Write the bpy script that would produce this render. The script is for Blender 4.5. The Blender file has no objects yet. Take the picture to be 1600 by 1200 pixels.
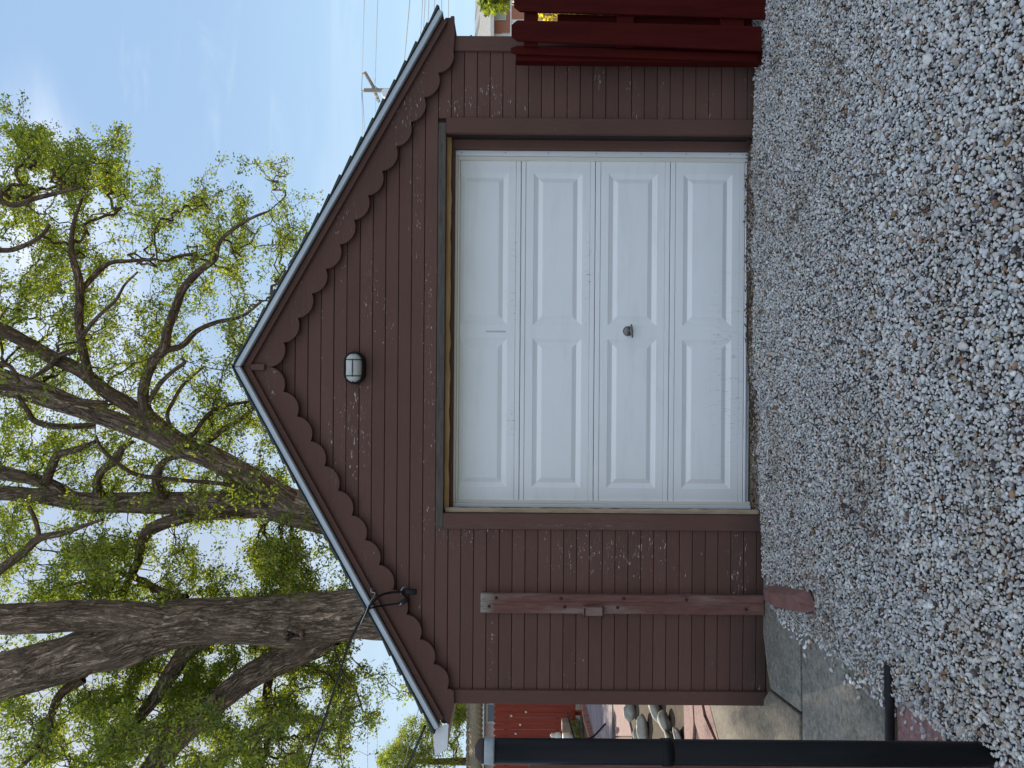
import bpy, bmesh, math, random
import numpy as np
from mathutils import Vector, Matrix, noise as mnoise

R = math.radians
scn = bpy.context.scene
col = scn.collection
random.seed(7); rng = np.random.default_rng(7)

# ------------------------------------------------------------ camera
F = 1150.0            # focal length in photograph pixels (1600 wide)
DIST = 5.07           # camera to the garage front
EYE = 1.674
ROLL = R(0.45)
cam_d = bpy.data.cameras.new('camera'); cam = bpy.data.objects.new('camera', cam_d); col.objects.link(cam)
cam_d.sensor_fit = 'HORIZONTAL'; cam_d.sensor_width = 36.0; cam_d.lens = 36.0 * F / 1600.0
cam_d.clip_start = 0.05; cam_d.clip_end = 3000
# the phone was held on its side: picture right is down, picture top is the place's right
m = Matrix(((0, 1, 0), (0, 0, -1), (-1, 0, 0))).to_4x4()
cam.matrix_world = Matrix.Translation((0, -DIST, EYE)) @ Matrix.Rotation(-ROLL, 4, 'Y') @ m
scn.camera = cam
CR, SR = math.cos(ROLL), math.sin(ROLL)

def unroll(x, y):
    u, v = 600.0 - y, x - 800.0
    return u * CR + v * SR, -u * SR + v * CR
def W(x, y, d):                       # photograph pixel -> point at forward distance d
    u, v = unroll(x, y)
    return Vector((d * u / F, d - DIST, EYE - d * v / F))
def G(x, y, z=0.0):                   # photograph pixel -> point on the level z
    u, v = unroll(x, y)
    d = F * (EYE - z) / v
    return Vector((d * u / F, d - DIST, z))

# ------------------------------------------------------------ world, sun, exposure
FILL_CLOUD_OFF = (4, 1.5, 0)  # keeps the added bright cloud mostly outside the view
SUN_E, SUN_A = R(25), R(28)           # elevation, degrees to the left of straight ahead
world = bpy.data.worlds.new('World'); scn.world = world; world.use_nodes = True
nt = world.node_tree; nt.nodes.clear()
sky = nt.nodes.new('ShaderNodeTexSky'); sky.sky_type = 'NISHITA'; sky.sun_disc = False
sky.sun_elevation = SUN_E; sky.sun_rotation = -SUN_A
sky.air_density = 1.0; sky.dust_density = 0.5; sky.ozone_density = 1.8
def wn(kind, **kw):
    nd = nt.nodes.new(kind)
    for a, v in kw.items(): setattr(nd, a, v)
    return nd
def wl(a, b): nt.links.new(a, b)
def wmath(op, a, b, clamp=False):
    nd = wn('ShaderNodeMath', operation=op, use_clamp=clamp)
    for i, q in enumerate((a, b)):
        if isinstance(q, (int, float)): nd.inputs[i].default_value = q
        else: wl(q, nd.inputs[i])
    return nd.outputs[0]
def wrange(v, a, b, c=0., d=1.):
    nd = wn('ShaderNodeMapRange', interpolation_type='SMOOTHSTEP'); wl(v, nd.inputs[0])
    for k, q in enumerate((a, b, c, d)): nd.inputs[k+1].default_value = q
    return nd.outputs[0]
# sky brightness compressed, toning down the glow near the sun: divide by (1 + k * brightness)
bw_ = wn('ShaderNodeRGBToBW'); wl(sky.outputs[0], bw_.inputs[0])
den = wmath('ADD', wmath('MULTIPLY', bw_.outputs[0], .8), 1.0)
sc_ = wn('ShaderNodeVectorMath', operation='SCALE'); wl(sky.outputs[0], sc_.inputs[0]); wl(wmath('DIVIDE', 2.9, den), sc_.inputs['Scale'])
# high cloud, wisps plus added bright cloud: flat layer seen in perspective
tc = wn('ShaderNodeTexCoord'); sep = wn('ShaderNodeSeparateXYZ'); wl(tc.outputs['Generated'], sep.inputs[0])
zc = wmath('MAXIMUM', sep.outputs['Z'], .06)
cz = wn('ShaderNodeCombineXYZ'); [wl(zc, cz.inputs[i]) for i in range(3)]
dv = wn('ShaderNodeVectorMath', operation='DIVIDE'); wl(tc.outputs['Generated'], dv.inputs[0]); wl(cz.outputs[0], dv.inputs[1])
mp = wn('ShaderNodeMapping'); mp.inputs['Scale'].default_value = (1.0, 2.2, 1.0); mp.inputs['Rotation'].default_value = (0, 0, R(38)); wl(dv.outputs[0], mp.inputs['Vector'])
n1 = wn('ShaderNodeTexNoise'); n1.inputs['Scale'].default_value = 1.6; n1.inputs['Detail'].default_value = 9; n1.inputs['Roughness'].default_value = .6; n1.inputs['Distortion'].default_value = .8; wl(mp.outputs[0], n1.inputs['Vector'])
of = wn('ShaderNodeMapping'); of.inputs['Location'].default_value = FILL_CLOUD_OFF; wl(dv.outputs[0], of.inputs['Vector'])
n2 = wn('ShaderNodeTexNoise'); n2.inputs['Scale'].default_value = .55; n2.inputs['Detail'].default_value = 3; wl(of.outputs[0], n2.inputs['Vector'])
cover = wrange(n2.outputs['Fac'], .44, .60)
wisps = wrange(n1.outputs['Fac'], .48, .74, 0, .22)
thick = wmath('MULTIPLY', cover, wrange(n1.outputs['Fac'], .30, .62, .25, .9))  # broad bright cloud added, mostly out of view, to light the shaded front
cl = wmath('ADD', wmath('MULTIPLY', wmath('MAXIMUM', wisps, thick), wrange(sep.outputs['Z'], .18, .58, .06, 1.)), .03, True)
hz = wn('ShaderNodeMix', data_type='RGBA'); wl(wrange(sep.outputs['Z'], .0, .38, .80, .30), hz.inputs[0]); hz.inputs[7].default_value = (3.3, 5.0, 6.8, 1); wl(sc_.outputs[0], hz.inputs[6])
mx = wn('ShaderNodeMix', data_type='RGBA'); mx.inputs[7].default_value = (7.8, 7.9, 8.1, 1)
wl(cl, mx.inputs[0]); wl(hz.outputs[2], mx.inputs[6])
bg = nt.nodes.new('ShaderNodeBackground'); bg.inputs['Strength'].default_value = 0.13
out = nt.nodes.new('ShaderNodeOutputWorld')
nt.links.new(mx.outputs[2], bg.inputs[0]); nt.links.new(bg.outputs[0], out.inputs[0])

sd = bpy.data.lights.new('sun', 'SUN'); sd.energy = 5.0; sd.angle = R(.53); sd.color = (1, .88, .70)
sun = bpy.data.objects.new('sun', sd); col.objects.link(sun)
sdir = Vector((-math.sin(SUN_A) * math.cos(SUN_E), math.cos(SUN_A) * math.cos(SUN_E), math.sin(SUN_E)))
sun.rotation_euler = sdir.to_track_quat('Z', 'Y').to_euler(); sun.location = sdir * 30

scn.view_settings.view_transform = 'Standard'; scn.view_settings.look = 'None'
scn.view_settings.gamma = 1; scn.view_settings.exposure = 0.42
scn.view_settings.use_curve_mapping = False
scn.cycles.max_bounces = 6; scn.cycles.transparent_max_bounces = 4

# ------------------------------------------------------------ helpers
def tag(o, label=None, cat=None, group=None, kind=None):
    if label: o['label'] = label
    if cat: o['category'] = cat
    if group: o['group'] = group
    if kind: o['kind'] = kind
    return o
def empty(name, loc=(0, 0, 0)):
    o = bpy.data.objects.new(name, None); col.objects.link(o); o.location = loc; o.empty_display_size = .2
    return o

class MB:
    def __init__(s): s.v = []; s.f = []
    def add(s, vs, fs):
        n = len(s.v); s.v += [tuple(p) for p in vs]; s.f += [tuple(i + n for i in f) for f in fs]; return s
    def box(s, x0, x1, y0, y1, z0, z1):
        return s.add([(x0,y0,z0),(x1,y0,z0),(x1,y1,z0),(x0,y1,z0),(x0,y0,z1),(x1,y0,z1),(x1,y1,z1),(x0,y1,z1)],
                     [(0,3,2,1),(4,5,6,7),(0,1,5,4),(1,2,6,5),(2,3,7,6),(3,0,4,7)])
    def prism(s, poly, y0, y1):        # poly: (x, z) outline, extruded along y
        n = len(poly)
        a = sum(poly[i][0]*poly[(i+1)%n][1]-poly[(i+1)%n][0]*poly[i][1] for i in range(n))
        if a < 0: poly = poly[::-1]
        vs = [(p[0], y0, p[1]) for p in poly] + [(p[0], y1, p[1]) for p in poly]
        fs = [tuple(range(n)), tuple(range(2*n-1, n-1, -1))]
        fs += [(i, i+n, (i+1)%n+n, (i+1)%n) for i in range(n)]
        return s.add(vs, fs)
    def slab(s, poly, z0, z1):         # poly: (x, y) outline, extruded along z
        n = len(poly)
        a = sum(poly[i][0]*poly[(i+1)%n][1]-poly[(i+1)%n][0]*poly[i][1] for i in range(n))
        if a < 0: poly = poly[::-1]
        vs = [(p[0], p[1], z1) for p in poly] + [(p[0], p[1], z0) for p in poly]
        fs = [tuple(range(n)), tuple(range(2*n-1, n-1, -1))]
        fs += [(i, i+n, (i+1)%n+n, (i+1)%n) for i in range(n)]
        return s.add(vs, fs)
    def tube(s, pts, rad, seg=8, cap=True):
        pts = [Vector(p) for p in pts]; n = len(pts)
        if not hasattr(rad, '__len__'): rad = [rad] * n
        t = (pts[1] - pts[0]).normalized()
        ref = Vector((0, 0, 1)) if abs(t.z) < .9 else Vector((1, 0, 0))
        a = t.cross(ref).normalized(); base = len(s.v)
        for i, p in enumerate(pts):
            tt = (pts[min(i+1, n-1)] - pts[max(i-1, 0)]).normalized()
            a = (a - tt * a.dot(tt)).normalized(); b = tt.cross(a)
            for k in range(seg):
                w = 2*math.pi*k/seg
                s.v.append(tuple(p + (a*math.cos(w) + b*math.sin(w)) * rad[i]))
        for i in range(n-1):
            for k in range(seg):
                k2 = (k+1) % seg
                s.f.append((base+i*seg+k, base+i*seg+k2, base+(i+1)*seg+k2, base+(i+1)*seg+k))
        if cap:
            s.f.append(tuple(base+k for k in range(seg-1, -1, -1)))
            s.f.append(tuple(base+(n-1)*seg+k for k in range(seg)))
        return s
    def lathe(s, prof, c, axis='z', seg=20):   # prof: (radius, along)
        base = len(s.v); c = Vector(c)
        for r, h in prof:
            for k in range(seg):
                w = 2*math.pi*k/seg; p, q = r*math.cos(w), r*math.sin(w)
                d = (p, q, h) if axis == 'z' else ((p, -h, q) if axis == 'y' else (h, p, q))
                s.v.append(tuple(c + Vector(d)))
        for i in range(len(prof)-1):
            for k in range(seg):
                k2 = (k+1) % seg
                s.f.append((base+i*seg+k, base+i*seg+k2, base+(i+1)*seg+k2, base+(i+1)*seg+k))
        s.f.append(tuple(base+k for k in range(seg-1, -1, -1)))
        s.f.append(tuple(base+(len(prof)-1)*seg+k for k in range(seg)))
        return s
    def build(s, name, mt, parent=None, bevel=0, smooth=False, segs=1):
        me = bpy.data.meshes.new(name); me.from_pydata(s.v, [], s.f)
        if bevel or True:
            bm = bmesh.new(); bm.from_mesh(me)
            bmesh.ops.recalc_face_normals(bm, faces=bm.faces)
            if bevel:
                ed = [e for e in bm.edges if len(e.link_faces) == 2 and e.calc_face_angle(0) > R(30)]
                bmesh.ops.bevel(bm, geom=ed, offset=bevel, segments=segs, affect='EDGES', profile=.5)
            bm.to_mesh(me); bm.free()
        if smooth: me.polygons.foreach_set('use_smooth', [True]*len(me.polygons))
        me.materials.append(mt)
        o = bpy.data.objects.new(name, me); col.objects.link(o)
        if parent: o.parent = parent; o.matrix_parent_inverse = Matrix.Translation(-Vector(parent.location)) if parent.parent is None else Matrix()
        return o

def np_mesh(name, verts, faces, mt, parent=None, colr=None, smooth=False, uv=None):
    """verts (n,3), faces (m,k) with constant k"""
    me = bpy.data.meshes.new(name); k = faces.shape[1]
    me.vertices.add(len(verts)); me.vertices.foreach_set('co', verts.astype(np.float32).ravel())
    me.loops.add(faces.size); me.loops.foreach_set('vertex_index', faces.astype(np.int32).ravel())
    me.polygons.add(len(faces)); me.polygons.foreach_set('loop_start', np.arange(0, faces.size, k, dtype=np.int32))
    me.polygons.foreach_set('loop_total', np.full(len(faces), k, dtype=np.int32))
    if smooth: me.polygons.foreach_set('use_smooth', np.ones(len(faces), dtype=bool))
    if colr is not None:
        a = me.attributes.new('Col', 'FLOAT_COLOR', 'POINT')
        c4 = np.ones((len(verts), 4), dtype=np.float32); c4[:, :3] = colr; a.data.foreach_set('color', c4.ravel())
    if uv is not None:
        a = me.attributes.new('barkuv', 'FLOAT_VECTOR', 'POINT'); a.data.foreach_set('vector', uv.astype(np.float32).ravel())
    me.update(calc_edges=True); me.validate()
    me.materials.append(mt)
    o = bpy.data.objects.new(name, me); col.objects.link(o)
    if parent: o.parent = parent; o.matrix_parent_inverse = Matrix.Translation(-Vector(parent.location))
    return o

# ------------------------------------------------------------ materials
class N:
    def __init__(s, name):
        s.m = bpy.data.materials.new(name); s.m.use_nodes = True; s.t = s.m.node_tree
        s.b = s.t.nodes['Principled BSDF']; s.tc = s.n('ShaderNodeTexCoord')
    def n(s, k, **kw):
        nd = s.t.nodes.new(k)
        for a, v in kw.items(): setattr(nd, a, v)
        return nd
    def l(s, a, b): s.t.links.new(a, b)
    def vec(s, scale=(1,1,1), rot=(0,0,0), attr=None, src='Object'):
        mp = s.n('ShaderNodeMapping'); mp.inputs['Scale'].default_value = scale; mp.inputs['Rotation'].default_value = rot
        if attr:
            a = s.n('ShaderNodeAttribute', attribute_name=attr); s.l(a.outputs['Vector'], mp.inputs['Vector'])
        else: s.l(s.tc.outputs[src], mp.inputs['Vector'])
        return mp.outputs[0]
    def noise(s, vec, scale, detail=4, rough=.55, dist=0):
        nd = s.n('ShaderNodeTexNoise'); nd.inputs['Scale'].default_value = scale; nd.inputs['Detail'].default_value = detail
        nd.inputs['Roughness'].default_value = rough; nd.inputs['Distortion'].default_value = dist
        s.l(vec, nd.inputs['Vector']); return nd.outputs['Fac']
    def rng(s, v, a, b, c=0., d=1.):
        nd = s.n('ShaderNodeMapRange'); nd.inputs[1].default_value = a; nd.inputs[2].default_value = b
        nd.inputs[3].default_value = c; nd.inputs[4].default_value = d; s.l(v, nd.inputs[0]); return nd.outputs[0]
    def mul(s, a, b, op='MULTIPLY'):
        nd = s.n('ShaderNodeMath', operation=op)
        for i, q in enumerate((a, b)):
            if isinstance(q, (int, float)): nd.inputs[i].default_value = q
            else: s.l(q, nd.inputs[i])
        return nd.outputs[0]
    def mix(s, f, a, b):
        nd = s.n('ShaderNodeMix', data_type='RGBA')
        for i, q in ((0, f), (6, a), (7, b)):
            if isinstance(q, (int, float)): nd.inputs[i].default_value = q
            elif isinstance(q, tuple): nd.inputs[i].default_value = (*q, 1)
            else: s.l(q, nd.inputs[i])
        return nd.outputs[2]
    def fin(s, c, rough=.7, bump=None, bstr=.3, bdist=.01, metal=0, spec=.5):
        if isinstance(c, tuple): s.b.inputs['Base Color'].default_value = (*c, 1)
        else: s.l(c, s.b.inputs['Base Color'])
        if isinstance(rough, (int, float)): s.b.inputs['Roughness'].default_value = rough
        else: s.l(rough, s.b.inputs['Roughness'])
        s.b.inputs['Metallic'].default_value = metal; s.b.inputs['Specular IOR Level'].default_value = spec
        if bump is not None:
            nd = s.n('ShaderNodeBump'); nd.inputs['Strength'].default_value = bstr; nd.inputs['Distance'].default_value = bdist
            s.l(bump, nd.inputs['Height']); s.l(nd.outputs[0], s.b.inputs['Normal'])
        return s.m
    def blob(s, cx, cz, rx, rz):      # soft mask around a point of the wall (x, z)
        mp = s.n('ShaderNodeMapping', vector_type='POINT')
        mp.inputs['Location'].default_value = (-cx/rx, 0, -cz/rz); mp.inputs['Scale'].default_value = (1/rx, 0, 1/rz)
        s.l(s.tc.outputs['Object'], mp.inputs['Vector'])
        ln = s.n('ShaderNodeVectorMath', operation='LENGTH'); s.l(mp.outputs[0], ln.inputs[0])
        return s.rng(ln.outputs['Value'], .3, 1., 1., 0.)

def simple(name, c1, c2, scale=3, stretch=(1,1,1), rough=.75, bstr=.25, bdist=.005, bscale=None, metal=0, detail=6, spec=.2):
    s = N(name); v = s.vec(stretch); a = s.noise(v, scale, detail, .6)
    b = s.noise(v, bscale or scale*6, 5, .6)
    c = s.mix(s.rng(a, .3, .7), c1, c2)
    c = s.mix(s.rng(b, .3, .75, 0, .35), c, c2)
    return s.fin(c, rough, b, bstr, bdist, metal, spec)

def brown_paint(name, spots=True, vert=False, base=(.120,.064,.051), worn=1.0):
    s = N(name)
    st = (1, 1, 9) if not vert else (9, 9, 1)
    v1 = s.vec(st); g = s.noise(v1, 9, 6, .65)
    v0 = s.vec((1,1,1)); big = s.noise(v0, 1.3, 3)
    sp = s.noise(s.vec((.5,1,1.9) if not vert else (1.9,1,.5)), 46, 4, .65)          # small chips
    st2 = s.noise(s.vec((1,1,12) if not vert else (12,1,1)), 11, 8, .72, .3)      # long scratches
    zone = s.rng(s.noise(s.vec((.6,.6,4.2) if not vert else (3,3,.7)), 1.9, 2, .5), .50, .80)
    if spots:
        for bl in ((-1.17,.95,.28,.75),(-.95,2.0,.3,.5),(1.3,2.34,.75,.07),(1.95,1.85,.2,.35),(.15,2.25,1.3,.08),(-.3,2.75,.6,.2),(-1.25,.1,.5,.14),(.6,2.65,.5,.1),(1.85,2.42,.45,.16),(1.2,2.85,.4,.16),(-1.1,.75,.16,.25),(1.9,2.1,.12,.12)):
            zone = s.mul(zone, s.mul(s.blob(*bl), .72), 'MAXIMUM')
    chip = s.mul(s.rng(s.mul(sp, s.rng(zone, 0, 1, 0, .10), 'ADD'), .70, .73), s.rng(zone, .1, .4))
    scr = s.mul(s.rng(s.mul(st2, s.rng(zone, 0, 1, 0, .10), 'ADD'), .70, .735), s.rng(zone, .1, .4))
    mask = s.mul(s.mul(chip, scr, 'MAXIMUM'), worn)
    c = s.mix(s.rng(big, .3, .7), base, tuple(k*1.22 for k in base))
    c = s.mix(s.rng(g, .35, .75, 0, .3), c, tuple(k*1.6+.01 for k in base))
    oi = s.n('ShaderNodeObjectInfo'); c = s.mix(s.rng(oi.outputs['Random'], 0, 1, 0, .35), c, tuple(k*.62 for k in base))
    z_ = s.n('ShaderNodeSeparateXYZ'); s.l(s.tc.outputs['Object'], z_.inputs[0])
    c = s.mix(s.mul(s.rng(z_.outputs['Z'], .22, -.05, 0, .7), s.rng(big, .3, .6, .4, 1)), c, (.035,.028,.024))   # darker towards the foot
    dull = s.mul(s.rng(st2, .5, .7, 0, .35), zone)
    c = s.mix(dull, c, (.24,.19,.175))
    c = s.mix(mask, c, (.52,.44,.40))
    h = s.mul(g, s.mul(mask, -1.0), 'ADD')
    return s.fin(c, .7, h, .25, .004, spec=.12)

M = {}
M['brown'] = brown_paint('brown_paint')
M['brown_trim'] = brown_paint('brown_trim_paint', spots=False, vert=True, worn=.25)
M['brown_barge'] = brown_paint('brown_bargeboard_paint', spots=True, worn=1)
M['soffit'] = simple('soffit_brown', (.07,.042,.036), (.10,.06,.052), 4)
M['backing'] = simple('dark_backing', (.03,.019,.017), (.04,.026,.023), 6)
M['greywood'] = simple('weathered_grey_wood', (.07,.058,.052), (.135,.115,.10), 6, (1,1,9), .9, .5)
M['rawwood'] = simple('bare_orange_wood', (.34,.17,.06), (.62,.40,.18), 5, (.6,1,7), .85, .5)
M['rawcream'] = simple('flaked_cream_wood', (.36,.25,.15), (.58,.46,.33), 7, (5,1,1), .85, .5)

def door_mat(name, cream):
    s = N(name); v = s.vec((1,1,14)); g = s.noise(v, 14, 6, .7)
    a = s.noise(s.vec((1,1,1)), 1.6, 4, .6); d = s.noise(s.vec((1,1,2)), 30, 6, .7)
    base = (.87,.87,.87) if not cream else (.74,.70,.60)
    c = s.mix(s.rng(a, .35, .7, 0, .5), base, tuple(k*.93 for k in base))
    z = s.n('ShaderNodeSeparateXYZ'); s.l(s.tc.outputs['Object'], z.inputs[0])
    c = s.mix(s.mul(s.rng(z.outputs['Z'], 1.85, 2.07, 0, .55), s.rng(a, .3, .6, .5, 1)), c, (.76,.69,.54))   # yellowed top
    c = s.mix(s.rng(z.outputs['Z'], .35, .02, 0, .35), c, (.55,.56,.56))                                        # splash dirt
    c = s.mix(s.rng(d, .70, .76, 0, .35), c, (.25,.24,.23))
    if not cream:
        z0 = s.mul(s.mul(s.blob(.78,1.665,.5,.035), s.blob(.75,1.14,.5,.035), 'MAXIMUM'), s.mul(s.blob(-.25,1.665,.18,.05), s.blob(.1,.15,.9,.2), 'MAXIMUM'), 'MAXIMUM')
        sc1 = s.noise(s.vec((30,1,6)), 3, 6, .75)
        c = s.mix(s.mul(s.rng(sc1, .58, .66), s.mul(z0, .7)), c, (.16,.15,.14))
        c = s.mix(s.rng(s.noise(s.vec((1,1,6)), 2.2, 6, .7), .5, .8, 0, .30), c, (.58,.57,.54))
    return s.fin(c, .42, g, .12, .002, spec=.4)
M['door'] = door_mat('white_door_paint', False); M['frame'] = door_mat('cream_frame_vinyl', True)
M['frame2'] = simple('white_vinyl', (.80,.81,.83), (.72,.72,.72), 3, rough=.4, bstr=.05)
M['metal'] = simple('drip_edge_metal', (.42,.46,.50), (.55,.59,.63), 3, (1,1,1), .42, .06, metal=.35)
M['shingle'] = simple('green_grey_shingle', (.05,.062,.058), (.10,.115,.105), 12, rough=.95, bstr=.8, bdist=.004, bscale=220)
M['black'] = simple('black_enamel', (.006,.006,.007), (.010,.010,.011), 5, (4,4,1), .42, .25, .002, spec=.12)
M['blackplastic'] = simple('black_plastic', (.01,.01,.012), (.02,.02,.024), 9, rough=.5, bstr=.05)
M['silver'] = simple('galvanised_steel', (.24,.27,.29), (.42,.45,.47), 20, rough=.45, bstr=.1, metal=.5)
M['rustcap'] = simple('brown_iron_cap', (.035,.024,.022), (.06,.042,.038), 9, rough=.6, bstr=.2)
M['glass'] = simple('frosted_lens', (.44,.45,.42), (.56,.57,.54), 8, rough=.35, bstr=.05)
M['bronze'] = simple('dark_bronze_handle', (.12,.115,.11), (.22,.21,.2), 30, rough=.35, bstr=.2, metal=.8)
M['red'] = simple('dark_red_paint', (.040,.0025,.002), (.070,.006,.004), 4, (5,5,.6), .6, .2, .003, spec=.1)
M['redfar'] = simple('red_fence_stain', (.22,.035,.022), (.33,.06,.035), 5, (5,5,.5), .7, .2, .003)
def plank_mat():
    s = N('weathered_red_wood'); v = s.vec((9,9,.9)); g = s.noise(v, 7, 8, .7, .6); a = s.noise(s.vec((3,3,.6)), 3, 4)
    c = s.mix(s.rng(g, .3, .7), (.11,.046,.038), (.22,.105,.085))
    c = s.mix(s.rng(a, .5, .7, 0, .75), c, (.30,.23,.20))
    z = s.n('ShaderNodeSeparateXYZ'); s.l(s.tc.outputs['Object'], z.inputs[0])
    c = s.mix(s.mul(s.rng(z.outputs['Z'], 1.78, 1.86), s.rng(g, .3, .55)), c, (.33,.31,.27))
    return s.fin(c, .85, g, .7, .006, spec=.3)
M['plank'] = plank_mat()
M['redstone'] = simple('red_split_stone', (.16,.075,.065), (.25,.135,.12), 9, rough=.85, bstr=.5, bdist=.008, bscale=40)
def concrete(name, c1, c2, bs=.35):
    s = N(name); v = s.vec(); a = s.noise(v, 2.2, 8, .7); b = s.noise(v, 38, 6, .8); cc = s.noise(v, 9, 6, .7)
    vo = s.n('ShaderNodeTexVoronoi', feature='DISTANCE_TO_EDGE'); vo.inputs['Scale'].default_value = .9
    wv = s.n('ShaderNodeMix', data_type='RGBA'); wv.inputs[0].default_value = .12
    nn = s.n('ShaderNodeTexNoise'); nn.inputs['Scale'].default_value = 3; s.l(v, nn.inputs['Vector'])
    s.l(v, wv.inputs[6]); s.l(nn.outputs['Color'], wv.inputs[7]); s.l(wv.outputs[2], vo.inputs['Vector'])
    crack = s.mul(s.rng(vo.outputs['Distance'], .001, .006, 1, 0), s.rng(a, .5, .62))
    c = s.mix(s.rng(a, .3, .7), c1, c2); c = s.mix(s.rng(cc, .45, .7, 0, .4), c, c1)
    c = s.mix(s.rng(b, .52, .60, 0, .6), c, tuple(k*.45 for k in c1)); c = s.mix(s.rng(b, .47, .40, 0, .4), c, tuple(k*1.5 for k in c2))
    c = s.mix(s.mul(crack, .8), c, (.03,.028,.025))
    h = s.mul(b, s.mul(crack, -2.0), 'ADD')
    return s.fin(c, .88, h, bs, .004, spec=.3)
M['concrete'] = concrete('grey_concrete', (.12,.117,.10), (.27,.26,.225))
M['concrete_warm'] = concrete('tan_concrete', (.13,.115,.09), (.24,.21,.165), .7)
M['pink'] = concrete('pink_flagstone', (.24,.135,.125), (.34,.20,.185), .5)
M['purple'] = simple('purple_grey_planks', (.19,.15,.17), (.28,.225,.25), 4, (1,6,1), .8, .3)
M['soil'] = simple('damp_brown_soil', (.05,.036,.025), (.11,.08,.055), 9, rough=.95, bstr=.8, bdist=.01, bscale=60)
M['ground'] = simple('dry_yard_ground', (.16,.13,.085), (.26,.22,.15), 1.2, rough=.95, bstr=.5, bdist=.02, bscale=12)
M['rock'] = simple('grey_river_rock', (.22,.21,.18), (.40,.38,.33), 9, rough=.75, bstr=.3, bdist=.006, bscale=30)
M['brick'] = simple('red_brick', (.25,.10,.07), (.36,.17,.12), 12, rough=.85, bstr=.4)
M['tile'] = simple('brown_clay_tile', (.16,.11,.065), (.33,.26,.17), 7, (3,1,1), .85, .5, .02)
M['siding'] = simple('pale_pink_siding', (.62,.50,.47), (.72,.60,.56), 2, rough=.7)
M['whitepaint'] = simple('white_paint', (.70,.72,.74), (.82,.83,.85), 12, rough=.6, bstr=.3)
M['window'] = simple('window_glass', (.05,.055,.06), (.09,.10,.105), 1, rough=.08, bstr=.02, spec=.8)
M['curtain'] = simple('pale_curtain', (.42,.50,.42), (.62,.68,.58), 12, (5,5,.4))
M['roofpale'] = simple('pale_speckled_shingle', (.34,.32,.28), (.66,.62,.55), 16, rough=.95, bstr=.6, bdist=.02, bscale=60)
M['housebrick'] = simple('orange_brick_wall', (.40,.17,.11), (.58,.28,.19), 14, (1,1,3), .9, .3)
M['cable'] = simple('black_cable', (.012,.012,.013), (.02,.02,.022), 5, rough=.7, bstr=.05, spec=.08)
M['wire'] = simple('aged_wire', (.13,.14,.16), (.2,.21,.23), 5, rough=.6, bstr=.02)
M['palewire'] = simple('bare_wire', (.4,.38,.34), (.55,.52,.47), 5, rough=.4, bstr=.02, metal=.5)
M['polewood'] = simple('pole_wood', (.26,.23,.20), (.38,.34,.30), 4, (4,4,.5), .9, .3)
M['pot'] = simple('white_ceramic', (.6,.6,.56), (.75,.74,.7), 5, rough=.5)
M['boxwood'] = simple('tan_wood', (.20,.14,.09), (.30,.22,.15), 5, (1,4,4), .8, .3)
def attr_mat(name, rough=.8, bstr=.3, trans=0, spec=.35, bscale=90):
    s = N(name); a = s.n('ShaderNodeAttribute', attribute_name='Col')
    if trans:
        d = s.n('ShaderNodeBsdfDiffuse'); t = s.n('ShaderNodeBsdfTranslucent'); g = s.n('ShaderNodeBsdfGlossy')
        g.inputs['Roughness'].default_value = .45; g.inputs['Color'].default_value = (.6,.65,.6,1)
        hs = s.n('ShaderNodeMix', data_type='RGBA', blend_type='MULTIPLY'); hs.inputs[0].default_value = 1
        hs.inputs[7].default_value = (3.3, 3.1, 1.0, 1)
        s.l(a.outputs['Color'], hs.inputs[6]); s.l(a.outputs['Color'], d.inputs[0]); s.l(hs.outputs[2], t.inputs[0])
        m1 = s.n('ShaderNodeMixShader'); m1.inputs[0].default_value = trans
        s.l(d.outputs[0], m1.inputs[1]); s.l(t.outputs[0], m1.inputs[2])
        m2 = s.n('ShaderNodeMixShader'); m2.inputs[0].default_value = .06
        s.l(m1.outputs[0], m2.inputs[1]); s.l(g.outputs[0], m2.inputs[2])
        o = [q for q in s.t.nodes if q.type == 'OUTPUT_MATERIAL'][0]; s.l(m2.outputs[0], o.inputs[0])
        return s.m
    v = s.vec(); b = s.noise(v, bscale, 4, .6)
    c = s.mix(s.rng(b, .35, .7, 0, .35), a.outputs['Color'], (.16,.15,.14))
    return s.fin(c, rough, b, bstr, .002, spec=spec)
M['stone'] = attr_mat('gravel_stone', .75)
M['debris'] = attr_mat('dry_debris', .8)
M['leaf'] = attr_mat('tree_leaf', trans=.55)
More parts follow.
